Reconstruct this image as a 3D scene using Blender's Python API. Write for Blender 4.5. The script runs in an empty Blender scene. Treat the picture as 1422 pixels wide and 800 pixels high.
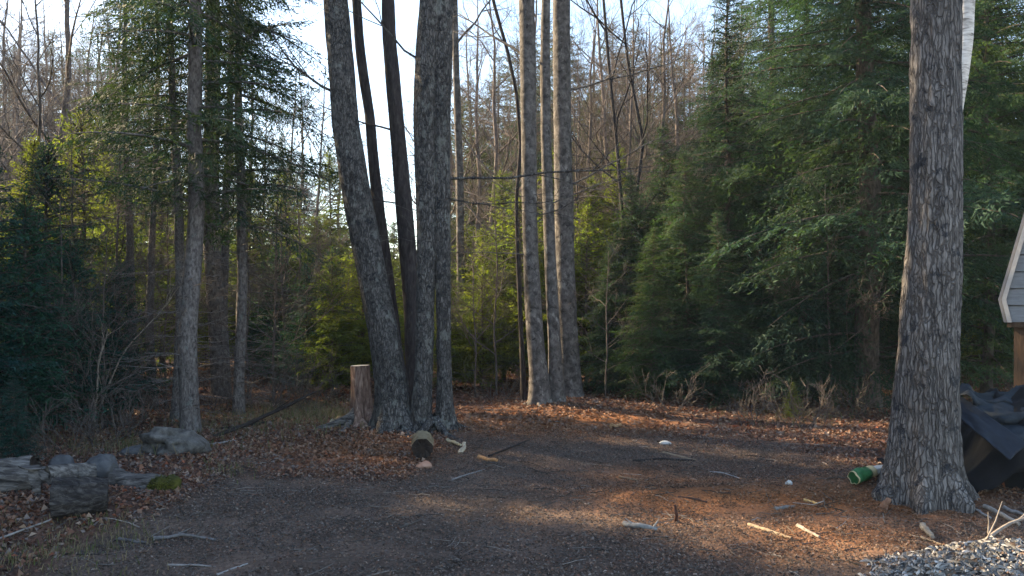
import bpy, math, random
import numpy as np

# ------------------------------------------------------------------ camera, sky, sun, exposure
scene = bpy.context.scene
F, CX, HZ, EYE = 1100.0, 711.0, 430.0, 1.6          # focal length in photo pixels, centre, horizon, eye height
cam_data = bpy.data.cameras.new("camera")
cam_data.sensor_width = 36.0
cam_data.lens = 36.0 * F / 1422.0
cam_data.shift_y = (HZ - 400.0) / 1422.0
cam_data.clip_start, cam_data.clip_end = 0.1, 3000.0
cam = bpy.data.objects.new("camera", cam_data)
scene.collection.objects.link(cam)
cam.location = (0, 0, EYE)
cam.rotation_euler = (math.radians(90), 0, 0)
scene.camera = cam

SUN_EL, SUN_AZ = math.radians(33.0), math.radians(-62.0)   # azimuth from +Y, negative = to the left
world = bpy.data.worlds.new("World")
scene.world = world
world.use_nodes = True
wn, wl = world.node_tree.nodes, world.node_tree.links
wn.clear()
sky = wn.new("ShaderNodeTexSky"); sky.sky_type = 'NISHITA'
sky.sun_disc = False
sky.sun_elevation = SUN_EL
sky.sun_rotation = SUN_AZ
sky.air_density, sky.dust_density, sky.ozone_density = 1.0, 0.6, 1.2
bg = wn.new("ShaderNodeBackground"); bg.inputs["Strength"].default_value = 0.12
wo = wn.new("ShaderNodeOutputWorld")
wl.new(sky.outputs[0], bg.inputs[0]); wl.new(bg.outputs[0], wo.inputs[0])

sun_data = bpy.data.lights.new("sun", 'SUN')
sun_data.energy, sun_data.angle, sun_data.color = 5.0, math.radians(0.6), (1.0, 0.82, 0.56)
sun = bpy.data.objects.new("sun", sun_data)
scene.collection.objects.link(sun)
# lamp shines along -Z; point it away from the sun's place in the sky
sun.rotation_euler = (math.radians(90) - SUN_EL, 0, math.radians(180) - SUN_AZ)
sun.location = (-20, 24, 12)

scene.view_settings.view_transform = 'Standard'
scene.view_settings.look = 'None'
scene.view_settings.exposure = 2.1
scene.view_settings.gamma = 1.0
scene.view_settings.use_white_balance = True
scene.view_settings.white_balance_temperature = 7200
scene.cycles.use_denoising = True
scene.cycles.max_bounces = 6
scene.cycles.diffuse_bounces = 3
scene.cycles.transmission_bounces = 4
scene.cycles.sample_clamp_indirect = 4.0

C = scene.collection
rng = np.random.default_rng(7)
R = random.Random(11)

# ------------------------------------------------------------------ noise
def _h(i, j, k):
    v = np.sin(i * 127.1 + j * 311.7 + k * 74.7) * 43758.5453
    return v - np.floor(v)
def vnoise(x, y, z):
    x, y, z = np.broadcast_arrays(np.asarray(x, float), np.asarray(y, float), np.asarray(z, float))
    i, j, k = np.floor(x), np.floor(y), np.floor(z)
    a, b, c = x - i, y - j, z - k
    a, b, c = a*a*(3-2*a), b*b*(3-2*b), c*c*(3-2*c)
    def L(p, q, t): return p + (q - p) * t
    return L(L(L(_h(i,j,k), _h(i+1,j,k), a), L(_h(i,j+1,k), _h(i+1,j+1,k), a), b),
             L(L(_h(i,j,k+1), _h(i+1,j,k+1), a), L(_h(i,j+1,k+1), _h(i+1,j+1,k+1), a), b), c)
def fbm(x, y, z, o=4):
    s, a, t = 0.0, 0.5, 0.0
    for n in range(o):
        s = s + a * vnoise(np.asarray(x) * 2**n + 17*n, np.asarray(y) * 2**n + 5*n, np.asarray(z) * 2**n)
        t += a; a *= 0.5
    return s / t
def sstep(a, b, x):
    t = np.clip((np.asarray(x, float) - a) / (b - a), 0, 1)
    return t * t * (3 - 2 * t)

# ------------------------------------------------------------------ ground shape
def flat_at(px, py):
    d = EYE * F / (py - HZ)
    return ((px - CX) / F * d, d)
BUMPS = []                                           # (x, y, rx, ry, height)
for px, py, rx, ry, hh in ((585, 598, 1.5, 1.0, 0.16), (1283, 684, 1.1, 0.8, 0.13), (1130, 690, 2.2, 0.35, 0.07),
                           (95, 700, 1.1, 0.45, 0.10), (40, 800, 1.0, 0.5, -0.10), (60, 745, 0.9, 0.22, -0.10),
                           (235, 640, 0.9, 0.5, 0.06), (780, 570, 1.5, 1.2, 0.12), (1330, 800, 0.8, 0.5, 0.04),
                           (960, 655, 1.6, 0.5, -0.05), (1130, 640, 1.5, 0.5, -0.04)):
    x, y = flat_at(px, py); BUMPS.append((x, y, rx, ry, hh))
def gh(x, y):
    x, y = np.asarray(x, float), np.asarray(y, float)
    z = 0.16 * (fbm(x * 0.22 + 3, y * 0.22, 1.5, 3) - 0.5) * sstep(3, 9, y) + 0.05 * (fbm(x * 1.3, y * 1.3, 4.5, 3) - 0.5)
    for bx, by, rx, ry, hh in BUMPS:
        z = z + hh * np.exp(-((x - bx) / rx) ** 2 - ((y - by) / ry) ** 2)
    return z + 0.012 * np.clip(y - 12, 0, 60)        # the wood floor climbs a little
def on_ground(px, py):
    z = 0.0
    for _ in range(12):
        d = (EYE - z) * F / (py - HZ)
        x = (px - CX) / F * d
        z = 0.5 * z + 0.5 * float(gh(x, d))
    return x, d, z
def to_px(x, y, z):
    return CX + F * x / y, HZ + F * (EYE - z) / y
def pt(px, py, d):
    return np.array(((px - CX) / F * d, d, EYE + (HZ - py) / F * d))

# ------------------------------------------------------------------ mesh helpers
class MB:
    def __init__(s): s.v, s.q, s.t, s.cq, s.ct, s.n = [], [], [], [], [], 0
    def add(s, v, f, col=None):
        v = np.asarray(v, float); f = np.asarray(f, int)
        if len(v) == 0: return
        if f.shape[1] == 4:
            s.q.append(f + s.n); s.cq.append(np.broadcast_to(np.asarray(col if col is not None else (1, 1, 1), float), (len(f), 3)))
        else:
            s.t.append(f + s.n); s.ct.append(np.broadcast_to(np.asarray(col if col is not None else (1, 1, 1), float), (len(f), 3)))
        s.v.append(v); s.n += len(v)
    def mesh(s, name, mat, smooth=False):
        me = bpy.data.meshes.new(name)
        v = np.concatenate(s.v).astype(np.float32)
        q = np.concatenate(s.q) if s.q else np.zeros((0, 4), int)
        t = np.concatenate(s.t) if s.t else np.zeros((0, 3), int)
        nq, nt = len(q), len(t)
        me.vertices.add(len(v)); me.vertices.foreach_set("co", v.ravel())
        li = np.concatenate([q.ravel(), t.ravel()]).astype(np.int32)
        me.loops.add(len(li)); me.loops.foreach_set("vertex_index", li)
        me.polygons.add(nq + nt)
        ls = np.concatenate([np.arange(nq) * 4, nq * 4 + np.arange(nt) * 3]).astype(np.int32)
        me.polygons.foreach_set("loop_start", ls)
        me.polygons.foreach_set("use_smooth", np.full(nq + nt, bool(smooth)))
        me.update(calc_edges=True)
        col = np.concatenate(s.cq + s.ct)
        at = me.attributes.new("col", 'FLOAT_COLOR', 'FACE')
        at.data.foreach_set("color", np.concatenate([col, np.ones((len(col), 1))], 1).astype(np.float32).ravel())
        me.materials.append(mat)
        return me
    def build(s, name, mat, parent=None, smooth=False, loc=None):
        return link(name, s.mesh(name, mat, smooth), parent, loc)
def link(name, me, parent=None, loc=None):
    o = bpy.data.objects.new(name, me); C.objects.link(o)
    if parent is not None: o.parent = parent
    if loc is not None: o.location = loc
    return o
def tag(o, label=None, cat=None, group=None, kind=None):
    if label: o["label"] = label
    if cat: o["category"] = cat
    if group: o["group"] = group
    if kind: o["kind"] = kind
    return o
def thing(name, label, cat, loc, group=None, rz=0.0, sc=1.0):
    o = bpy.data.objects.new(name, None); C.objects.link(o)
    o.empty_display_size = 0.2
    o.location = loc; o.rotation_euler = (0, 0, rz); o.scale = (sc,) * 3
    return tag(o, label, cat, group)

def unit(a):
    return a / np.maximum(np.linalg.norm(a, axis=-1, keepdims=True), 1e-9)
def tube(path, rad, n=6, cap=False, shape=None):
    """rings round a path; shape(theta, s_index, length) -> multiplier array"""
    P = np.asarray(path, float); m = len(P)
    T = unit(np.gradient(P, axis=0))
    ref = np.array((0.0, 1.0, 0.0)) if abs(T[:, 1]).mean() < 0.8 else np.array((1.0, 0.0, 0.0))
    U = unit(np.cross(ref, T)); W = np.cross(T, U)
    th = np.arange(n) * 2 * math.pi / n
    r = np.broadcast_to(np.asarray(rad, float), (m,))[:, None] * np.ones((1, n))
    if shape is not None: r = shape(r, th, P)
    V = P[:, None, :] + r[..., None] * (np.cos(th)[None, :, None] * U[:, None, :] + np.sin(th)[None, :, None] * W[:, None, :])
    i = np.arange(m - 1)[:, None] * n; j = np.arange(n)[None, :]; k = (np.arange(n)[None, :] + 1) % n
    Q = np.stack([i + j, i + k, i + n + k, i + n + j], -1).reshape(-1, 4)
    return V.reshape(-1, 3), Q, V
def cap_faces(ring_start, n, centre_index, flip=False):
    a = ring_start + np.arange(n); b = ring_start + (np.arange(n) + 1) % n
    c = np.full(n, centre_index)
    return np.stack([b, a, c] if flip else [a, b, c], 1)
def add_tube(mb, path, rad, n=6, col=None, cap=False, shape=None):
    v, q, V = tube(path, rad, n, shape=shape)
    s0 = mb.n
    mb.add(v, q, col)
    if cap:
        for ring, flip in ((V[0], True), (V[-1], False)):
            vv = np.concatenate([ring, ring.mean(0, keepdims=True)])
            mb.add(vv, cap_faces(0, n, n, flip), col)
def wob(p0, p1, n, amp, seed, sag=0.0):
    g = np.random.default_rng(seed)
    t = np.linspace(0, 1, n)[:, None]
    p = np.asarray(p0, float) * (1 - t) + np.asarray(p1, float) * t
    L = np.linalg.norm(np.asarray(p1, float) - np.asarray(p0, float))
    w = np.cumsum(g.normal(0, 1, (n, 3)), 0); w -= t * w[-1] + (1 - t) * w[0]
    p = p + w * amp * L / max(n, 1) ** 0.5
    p[:, 2] -= sag * L * 4 * (t * (1 - t))[:, 0]
    return p

# ------------------------------------------------------------------ materials
def new_mat(name):
    m = bpy.data.materials.new(name); m.use_nodes = True
    n, l = m.node_tree.nodes, m.node_tree.links
    b = n["Principled BSDF"]; b.inputs["Roughness"].default_value = 0.9
    b.inputs["Specular IOR Level"].default_value = 0.25
    return m, n, l, b
def ramp(n, l, src, stops):
    r = n.new("ShaderNodeValToRGB")
    while len(r.color_ramp.elements) < len(stops): r.color_ramp.elements.new(0.5)
    for e, (p, c) in zip(r.color_ramp.elements, stops):
        e.position = p; e.color = (*c, 1) if len(c) == 3 else c
    l.new(src, r.inputs[0]); return r.outputs[0]
def noise(n, l, vec, scale, detail=4, rough=0.6, dist=0.0):
    t = n.new("ShaderNodeTexNoise"); t.inputs["Scale"].default_value = scale
    t.inputs["Detail"].default_value = detail; t.inputs["Roughness"].default_value = rough
    t.inputs["Distortion"].default_value = dist
    if vec is not None: l.new(vec, t.inputs["Vector"])
    return t.outputs["Fac"]
def mixc(n, l, fac, a, b, mode='MIX'):
    m = n.new("ShaderNodeMix"); m.data_type = 'RGBA'; m.blend_type = mode
    for sock, val in ((m.inputs[0], fac), (m.inputs[6], a), (m.inputs[7], b)):
        if isinstance(val, bpy.types.NodeSocket): l.new(val, sock)
        else: sock.default_value = val if not isinstance(val, tuple) else ((*val, 1) if len(val) == 3 else val)
    return m.outputs[2]
def coords(n, l, scale=(1, 1, 1), kind="Object"):
    t = n.new("ShaderNodeTexCoord"); mp = n.new("ShaderNodeMapping")
    mp.inputs["Scale"].default_value = scale
    l.new(t.outputs[kind], mp.inputs[0]); return mp.outputs[0]
def bump(n, l, b, h, strength, dist=0.02):
    bp = n.new("ShaderNodeBump"); bp.inputs["Strength"].default_value = strength; bp.inputs["Distance"].default_value = dist
    l.new(h, bp.inputs["Height"]); l.new(bp.outputs[0], b.inputs["Normal"])
def g3(v): return (v, v, v)

def bark(name, dark, mid, light, fs=22, zs=0.22, xs=1.0, blot=None, blot_at=0.60, pale=None, pale_at=0.66, bs=0.7, blot_scale=9, furrow=0, fz=0.15, fcol=(0.03, 0.027, 0.027)):
    m, n, l, b = new_mat(name)
    v = coords(n, l, (fs * xs, fs, fs * zs)); u = coords(n, l)
    f = noise(n, l, v, 1.0, 5, 0.65, 0.4)
    c = ramp(n, l, f, ((0.33, dark), (0.50, mid), (0.66, light)))
    h = f
    if furrow:
        wv = n.new("ShaderNodeTexVoronoi"); wv.feature = 'DISTANCE_TO_EDGE'; wv.inputs["Scale"].default_value = 1.0
        vm = n.new("ShaderNodeVectorMath"); vm.operation = 'MULTIPLY_ADD'
        nc = n.new("ShaderNodeTexNoise"); nc.inputs["Scale"].default_value = 11; nc.inputs["Detail"].default_value = 3; l.new(u, nc.inputs["Vector"])
        l.new(nc.outputs["Color"], vm.inputs[0]); vm.inputs[1].default_value = (1.6, 1.6, 1.6); l.new(coords(n, l, (furrow, furrow, furrow * fz)), vm.inputs[2])
        l.new(vm.outputs[0], wv.inputs["Vector"])
        fr = ramp(n, l, wv.outputs["Distance"], ((0.02, g3(0.25)), (0.14, g3(1.0))))
        c = mixc(n, l, fr, fcol, c)
        h = mixc(n, l, 0.7, f, fr)
    if blot:
        k = ramp(n, l, noise(n, l, u, blot_scale, 5, 0.7), ((blot_at, g3(0.0)), (blot_at + 0.06, g3(1.0))))
        c = mixc(n, l, k, c, blot)
    if pale:
        k = ramp(n, l, noise(n, l, coords(n, l, (1.3, 1.3, 0.8)), 6.0, 5, 0.7), ((pale_at, g3(0.0)), (pale_at + 0.08, g3(0.8))))
        c = mixc(n, l, k, c, pale)
    big = ramp(n, l, noise(n, l, u, 1.7, 3), ((0.3, g3(0.75)), (0.7, g3(1.15))))
    c = mixc(n, l, 1.0, c, big, 'MULTIPLY')
    l.new(c, b.inputs["Base Color"])
    bump(n, l, b, h, bs, 0.03)
    return m
def plain(name, c1, c2, scale=8, bs=0.3, rough=0.9, stretch=(1, 1, 1)):
    m, n, l, b = new_mat(name)
    f = noise(n, l, coords(n, l, stretch), scale, 6, 0.65)
    l.new(ramp(n, l, f, ((0.32, c1), (0.68, c2))), b.inputs["Base Color"])
    b.inputs["Roughness"].default_value = rough
    bump(n, l, b, f, bs, 0.02)
    return m
def foliage(name, tint, trans=0.45, tr_tint=(1.5, 1.35, 0.5)):
    m, n, l, b = new_mat(name)
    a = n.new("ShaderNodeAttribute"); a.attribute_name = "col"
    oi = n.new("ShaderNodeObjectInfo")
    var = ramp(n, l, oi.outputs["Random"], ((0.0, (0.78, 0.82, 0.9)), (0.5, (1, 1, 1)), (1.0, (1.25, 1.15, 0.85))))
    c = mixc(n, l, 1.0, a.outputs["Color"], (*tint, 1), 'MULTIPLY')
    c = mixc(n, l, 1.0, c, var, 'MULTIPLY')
    l.new(c, b.inputs["Base Color"])
    b.inputs["Roughness"].default_value = 0.65
    b.inputs["Specular IOR Level"].default_value = 0.14
    t = n.new("ShaderNodeBsdfTranslucent")
    tc = mixc(n, l, 1.0, c, (*tr_tint, 1), 'MULTIPLY'); l.new(tc, t.inputs[0])
    mx = n.new("ShaderNodeMixShader"); mx.inputs[0].default_value = trans
    l.new(b.outputs[0], mx.inputs[1]); l.new(t.outputs[0], mx.inputs[2])
    l.new(mx.outputs[0], n["Material Output"].inputs["Surface"])
    return m
def colmat(name, rough=0.85, trans=0.0, nz=0.0):
    m, n, l, b = new_mat(name)
    a = n.new("ShaderNodeAttribute"); a.attribute_name = "col"
    c = a.outputs["Color"]
    if nz:
        f = noise(n, l, coords(n, l), nz, 4, 0.6)
        c = mixc(n, l, 1.0, c, ramp(n, l, f, ((0.3, g3(0.65)), (0.7, g3(1.3)))), 'MULTIPLY')
    l.new(c, b.inputs["Base Color"]); b.inputs["Roughness"].default_value = rough
    if trans:
        t = n.new("ShaderNodeBsdfTranslucent"); l.new(c, t.inputs[0])
        mx = n.new("ShaderNodeMixShader"); mx.inputs[0].default_value = trans
        l.new(b.outputs[0], mx.inputs[1]); l.new(t.outputs[0], mx.inputs[2])
        l.new(mx.outputs[0], n["Material Output"].inputs["Surface"])
    return m

M = {}
M['maple'] = bark("maple_bark", (0.03, 0.028, 0.029), (0.10, 0.093, 0.09), (0.18, 0.168, 0.16), 26, 0.45,
                  blot=(0.024, 0.026, 0.03), blot_at=0.58, pale=(0.20, 0.205, 0.19), pale_at=0.55, bs=1.0, furrow=42, fz=0.3, fcol=(0.03, 0.028, 0.028))
M['dark_maple'] = bark("dark_maple_bark", (0.016, 0.013, 0.014), (0.038, 0.031, 0.032), (0.07, 0.06, 0.058), 26, 0.25)
M['big'] = bark("furrowed_bark", (0.05, 0.045, 0.044), (0.145, 0.133, 0.128), (0.235, 0.22, 0.212), 40, 0.24,
                blot=(0.035, 0.036, 0.042), blot_at=0.57, pale=(0.28, 0.27, 0.26), pale_at=0.66, bs=1.0, blot_scale=6, furrow=34, fz=0.13, fcol=(0.05, 0.045, 0.044))
M['smooth'] = bark("smooth_bark", (0.04, 0.035, 0.034), (0.10, 0.09, 0.086), (0.18, 0.163, 0.155), 12, 0.8,
                   blot=(0.035, 0.032, 0.032), blot_at=0.58, pale=(0.26, 0.25, 0.235), pale_at=0.58, bs=0.5)
M['hem_bark'] = bark("hemlock_bark", (0.045, 0.039, 0.038), (0.135, 0.118, 0.114), (0.22, 0.20, 0.192), 30, 0.5,
                     pale=(0.17, 0.185, 0.18), pale_at=0.58, bs=0.6)
M['con_bark'] = bark("conifer_bark", (0.03, 0.024, 0.02), (0.075, 0.06, 0.05), (0.13, 0.105, 0.09), 22, 0.4)
M['birch'] = bark("birch_bark", (0.16, 0.14, 0.12), (0.62, 0.58, 0.54), (0.72, 0.69, 0.66), 5, 5.0,
                  blot=(0.05, 0.045, 0.04), blot_at=0.66, bs=0.2, blot_scale=7)
M['twig'] = bark("twig_bark", (0.05, 0.04, 0.038), (0.11, 0.09, 0.08), (0.18, 0.15, 0.135), 30, 0.3, bs=0.3)
M['hard'] = bark("hardwood_bark", (0.06, 0.045, 0.04), (0.14, 0.11, 0.10), (0.24, 0.20, 0.175), 14, 0.3, bs=0.4)
M['hemlock'] = foliage("hemlock_needles", (0.030, 0.066, 0.044))
M['fir'] = foliage("fir_needles", (0.022, 0.070, 0.060), 0.35)
M['old_hemlock'] = foliage('old_hemlock_needles', (0.028, 0.057, 0.041), 0.3)
M['cedar'] = foliage("cedar_sunlit_sprays", (0.105, 0.140, 0.036), 0.58, (1.3, 1.35, 0.5))  # lighter yellow-green puts the sunlight on the middle trees into the colour
M['pine'] = foliage("pine_needles", (0.050, 0.070, 0.035), 0.4)
M['leaf'] = colmat("dry_leaves", 0.8, 0.15)
M['chip'] = colmat("wood_chips", 0.9)
M['stick'] = colmat("stick_wood", 0.9, 0.0, 30)
M['deadwood'] = bark("weathered_wood", (0.025, 0.022, 0.022), (0.11, 0.10, 0.095), (0.24, 0.222, 0.208), 30, 1.0, 0.16, blot=(0.04, 0.036, 0.034), blot_at=0.6, bs=0.8)
M['rotten'] = bark("rotten_bark", (0.014, 0.012, 0.013), (0.042, 0.037, 0.036), (0.10, 0.09, 0.086), 34, 1.0, 0.16, bs=1.0)
M['redwood'] = bark("stump_bark", (0.07, 0.042, 0.034), (0.20, 0.125, 0.10), (0.36, 0.26, 0.21), 28, 0.2, bs=0.7)
M['cutwood'] = plain("cut_wood", (0.45, 0.39, 0.31), (0.66, 0.59, 0.48), 22, 0.2)
M['tanwood'] = plain("tan_wood", (0.11, 0.08, 0.045), (0.27, 0.22, 0.14), 14, 0.4)
M['darkrot'] = plain("hollow_rot", (0.012, 0.009, 0.008), (0.045, 0.032, 0.026), 16, 0.8)
M['rock'] = plain("granite", (0.03, 0.027, 0.025), (0.17, 0.16, 0.15), 11, 1.0)
M['greyrock'] = plain("slate_stone", (0.06, 0.06, 0.065), (0.13, 0.13, 0.135), 9, 0.5)
M['moss'] = plain("moss", (0.02, 0.022, 0.006), (0.08, 0.078, 0.014), 14, 1.0)
M['tarp'] = plain("black_tarp", (0.003, 0.0033, 0.0045), (0.007, 0.008, 0.011), 5, 0.4, 0.85)
M['tarp_blue'] = plain("faded_tarp", (0.010, 0.014, 0.020), (0.026, 0.035, 0.046), 6, 0.4, 0.75)
M['green'] = plain("green_plastic", (0.014, 0.075, 0.028), (0.035, 0.15, 0.058), 20, 0.15, 0.4)
M['whiteplastic'] = plain("white_plastic", (0.40, 0.40, 0.38), (0.60, 0.60, 0.58), 14, 0.15, 0.45)
M['tanlabel'] = plain("tan_label", (0.34, 0.29, 0.16), (0.48, 0.42, 0.25), 18, 0.2, 0.6)
M['siding'] = plain("grey_siding", (0.17, 0.17, 0.175), (0.27, 0.27, 0.275), 5, 0.15, 0.6, (1, 1, 6))
M['trim'] = plain("pale_trim", (0.27, 0.27, 0.28), (0.38, 0.38, 0.385), 5, 0.15, 0.55)
M['post'] = plain("post_wood", (0.05, 0.03, 0.018), (0.10, 0.058, 0.034), 10, 0.4, 0.8, (4, 4, 0.6))
M['roofing'] = plain("roof_metal", (0.14, 0.14, 0.15), (0.2, 0.2, 0.21), 5, 0.2, 0.5)

# ------------------------------------------------------------------ ground
def zone(x, y):
    """soil mix: 0 = grey trodden dirt, 1 = leaf litter; second value = red-brown needle duff"""
    px, py = to_px(x, np.maximum(y, 1.0), gh(x, y))
    w = 70 * (fbm(x * 0.9, y * 0.9, 9.0, 4) - 0.5)
    w2 = 55 * (fbm(x * 2.2 + 7, y * 2.2, 3.0, 3) - 0.5)
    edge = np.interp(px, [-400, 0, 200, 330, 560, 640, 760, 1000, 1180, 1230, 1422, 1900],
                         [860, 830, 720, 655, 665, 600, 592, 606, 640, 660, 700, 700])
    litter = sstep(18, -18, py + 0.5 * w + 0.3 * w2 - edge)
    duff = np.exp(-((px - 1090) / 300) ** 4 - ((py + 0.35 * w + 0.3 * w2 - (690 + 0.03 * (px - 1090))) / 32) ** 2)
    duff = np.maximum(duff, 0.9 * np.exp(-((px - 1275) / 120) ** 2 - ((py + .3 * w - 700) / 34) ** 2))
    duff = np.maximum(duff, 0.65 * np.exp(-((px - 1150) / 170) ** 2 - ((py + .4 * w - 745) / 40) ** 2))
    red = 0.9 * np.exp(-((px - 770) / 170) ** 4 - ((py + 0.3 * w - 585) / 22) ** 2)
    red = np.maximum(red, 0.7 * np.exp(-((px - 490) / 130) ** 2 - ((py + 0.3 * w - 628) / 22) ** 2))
    return np.clip(litter, 0, 1), np.clip(np.maximum(duff, red), 0, 1)

def ground():
    def axis(lo, hi, step, far):
        core = np.arange(lo, hi + 1e-6, step); g, s, out_hi = hi, step, []
        while g < far: s *= 1.22; g += s; out_hi.append(g)
        g, s, out_lo = lo, step, []
        while g > -far: s *= 1.22; g -= s; out_lo.append(g)
        return np.concatenate([out_lo[::-1], core, out_hi])
    xs, ys = axis(-8.5, 8.5, 0.07, 900), axis(3.6, 15.5, 0.07, 900)
    X, Y = np.meshgrid(xs, ys)
    near = sstep(40, 20, np.hypot(X, Y - 9))
    Z = np.where(near > 0, gh(X, Y), 0.012 * np.clip(Y - 12, 0, 60)) + near * (0.04 * (fbm(X * 5, Y * 5, 2.2, 4) - 0.5) + 0.03 * (fbm(X * 1.6 + 4, Y * 3.2, 6.2, 2) - 0.5))
    n, m = X.shape
    V = np.stack([X, Y, Z], -1).reshape(-1, 3)
    i = np.arange(n - 1)[:, None] * m; j = np.arange(m - 1)[None, :]
    Q = np.stack([i + j, i + j + 1, i + m + j + 1, i + m + j], -1).reshape(-1, 4)
    cx, cy = V[Q, 0].mean(1), V[Q, 1].mean(1)
    li, du = zone(cx, cy)
    li = np.where(cy < 2.5, 0.3, li); du = np.where(cy < 2.5, 0, du)
    k = (0.45 + 1.1 * fbm(cx * 2.2, cy * 2.2, 6, 5))[:, None]
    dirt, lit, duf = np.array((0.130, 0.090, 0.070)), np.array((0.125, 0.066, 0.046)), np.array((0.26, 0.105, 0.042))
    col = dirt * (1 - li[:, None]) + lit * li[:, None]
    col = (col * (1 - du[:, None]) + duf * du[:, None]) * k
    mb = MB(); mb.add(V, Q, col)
    m_, nn, ll, b = new_mat("forest_soil")
    a = nn.new("ShaderNodeAttribute"); a.attribute_name = "col"
    f = noise(nn, ll, coords(nn, ll), 38, 6, 0.7)
    c = mixc(nn, ll, 1.0, a.outputs["Color"], ramp(nn, ll, f, ((0.3, g3(0.5)), (0.5, g3(0.95)), (0.72, g3(1.6)))), 'MULTIPLY')
    ll.new(c, b.inputs["Base Color"]); b.inputs["Roughness"].default_value = 0.95
    bump(nn, ll, b, f, 0.9, 0.03)
    o = mb.build("ground", m_, smooth=True)
    tag(o, "grey trodden dirt and brown leaf litter of the forest clearing", "ground", kind="structure")
ground()

# ------------------------------------------------------------------ conifer generator
def bough(L, g, spacing=0.062, leaf=0.078, wid=0.021, width=0.44, tipw=0.85, start=0.05, dense=1.0):
    """flat spray of foliage of length L along +x; returns quads (k,4,3), brightness (k,)"""
    quads, br = [], []
    ns = max(4, int(L * (1 - start) / spacing * 2))
    S = np.linspace(start, 0.99, ns)
    for i, s in enumerate(S):
        side = 1 if i % 2 else -1
        tl = width * L * (1 - tipw * s) * g.uniform(0.7, 1.15) * min(1, 0.55 + 2.2 * s)
        ang = side * math.radians(g.uniform(42, 62))
        k = max(2, int(tl / (leaf * 0.33) * dense))
        u = (np.arange(k) + 0.5) / k * tl
        d = np.array((math.cos(ang), math.sin(ang), 0)); e = np.array((-d[1], d[0], 0))
        droop = g.uniform(0.3, 1.0); tel = g.normal(-0.12, 0.30)
        for q in range(k):
            c = np.array((s * L, 0, 0)) + d * u[q]; c[2] += tel * u[q] - droop * u[q] ** 2
            c += g.normal(0, 0.012, 3)
            sd = 1 if q % 2 else -1
            a2 = math.radians(g.uniform(25, 60)) * sd
            f = d * math.cos(a2) + e * math.sin(a2); f[2] = g.uniform(-1.1, 0.45); f /= np.linalg.norm(f)
            w = np.cross(f, (0, 0, 1.0)); w /= np.linalg.norm(w) + 1e-9
            w = w * g.uniform(0.5, 1) + np.array((0, 0, g.uniform(-1.0, 1.0)))
            ll = leaf * g.uniform(0.7, 1.3); ww = wid * g.uniform(0.6, 1.2)
            quads.append([c + w * ww * 0.5, c - w * ww * 0.5, c + f * ll])
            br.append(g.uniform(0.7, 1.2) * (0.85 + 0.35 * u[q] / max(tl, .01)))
    return np.array(quads), np.array(br)

_bt = {}
def bough_set(kind):
    if kind in _bt: return _bt[kind]
    g = np.random.default_rng(abs(hash(kind)) % 1000 if False else {'hemlock': 5, 'fir': 6, 'cedar': 8, 'pine': 9}[kind])
    spec = dict(hemlock=dict(), fir=dict(spacing=0.066, leaf=0.07, wid=0.022, width=0.40),
                cedar=dict(spacing=0.07, leaf=0.085, wid=0.026, width=0.40),
                pine=dict(spacing=0.10, leaf=0.17, wid=0.030, width=0.34, start=0.35, dense=1.6))[kind]
    _bt[kind] = [[bough(L, g, **spec) for _ in range(4)] for L in (0.5, 0.95, 1.5, 2.2)]
    return _bt[kind]
LENS = np.array((0.5, 0.95, 1.5, 2.2))

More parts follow.
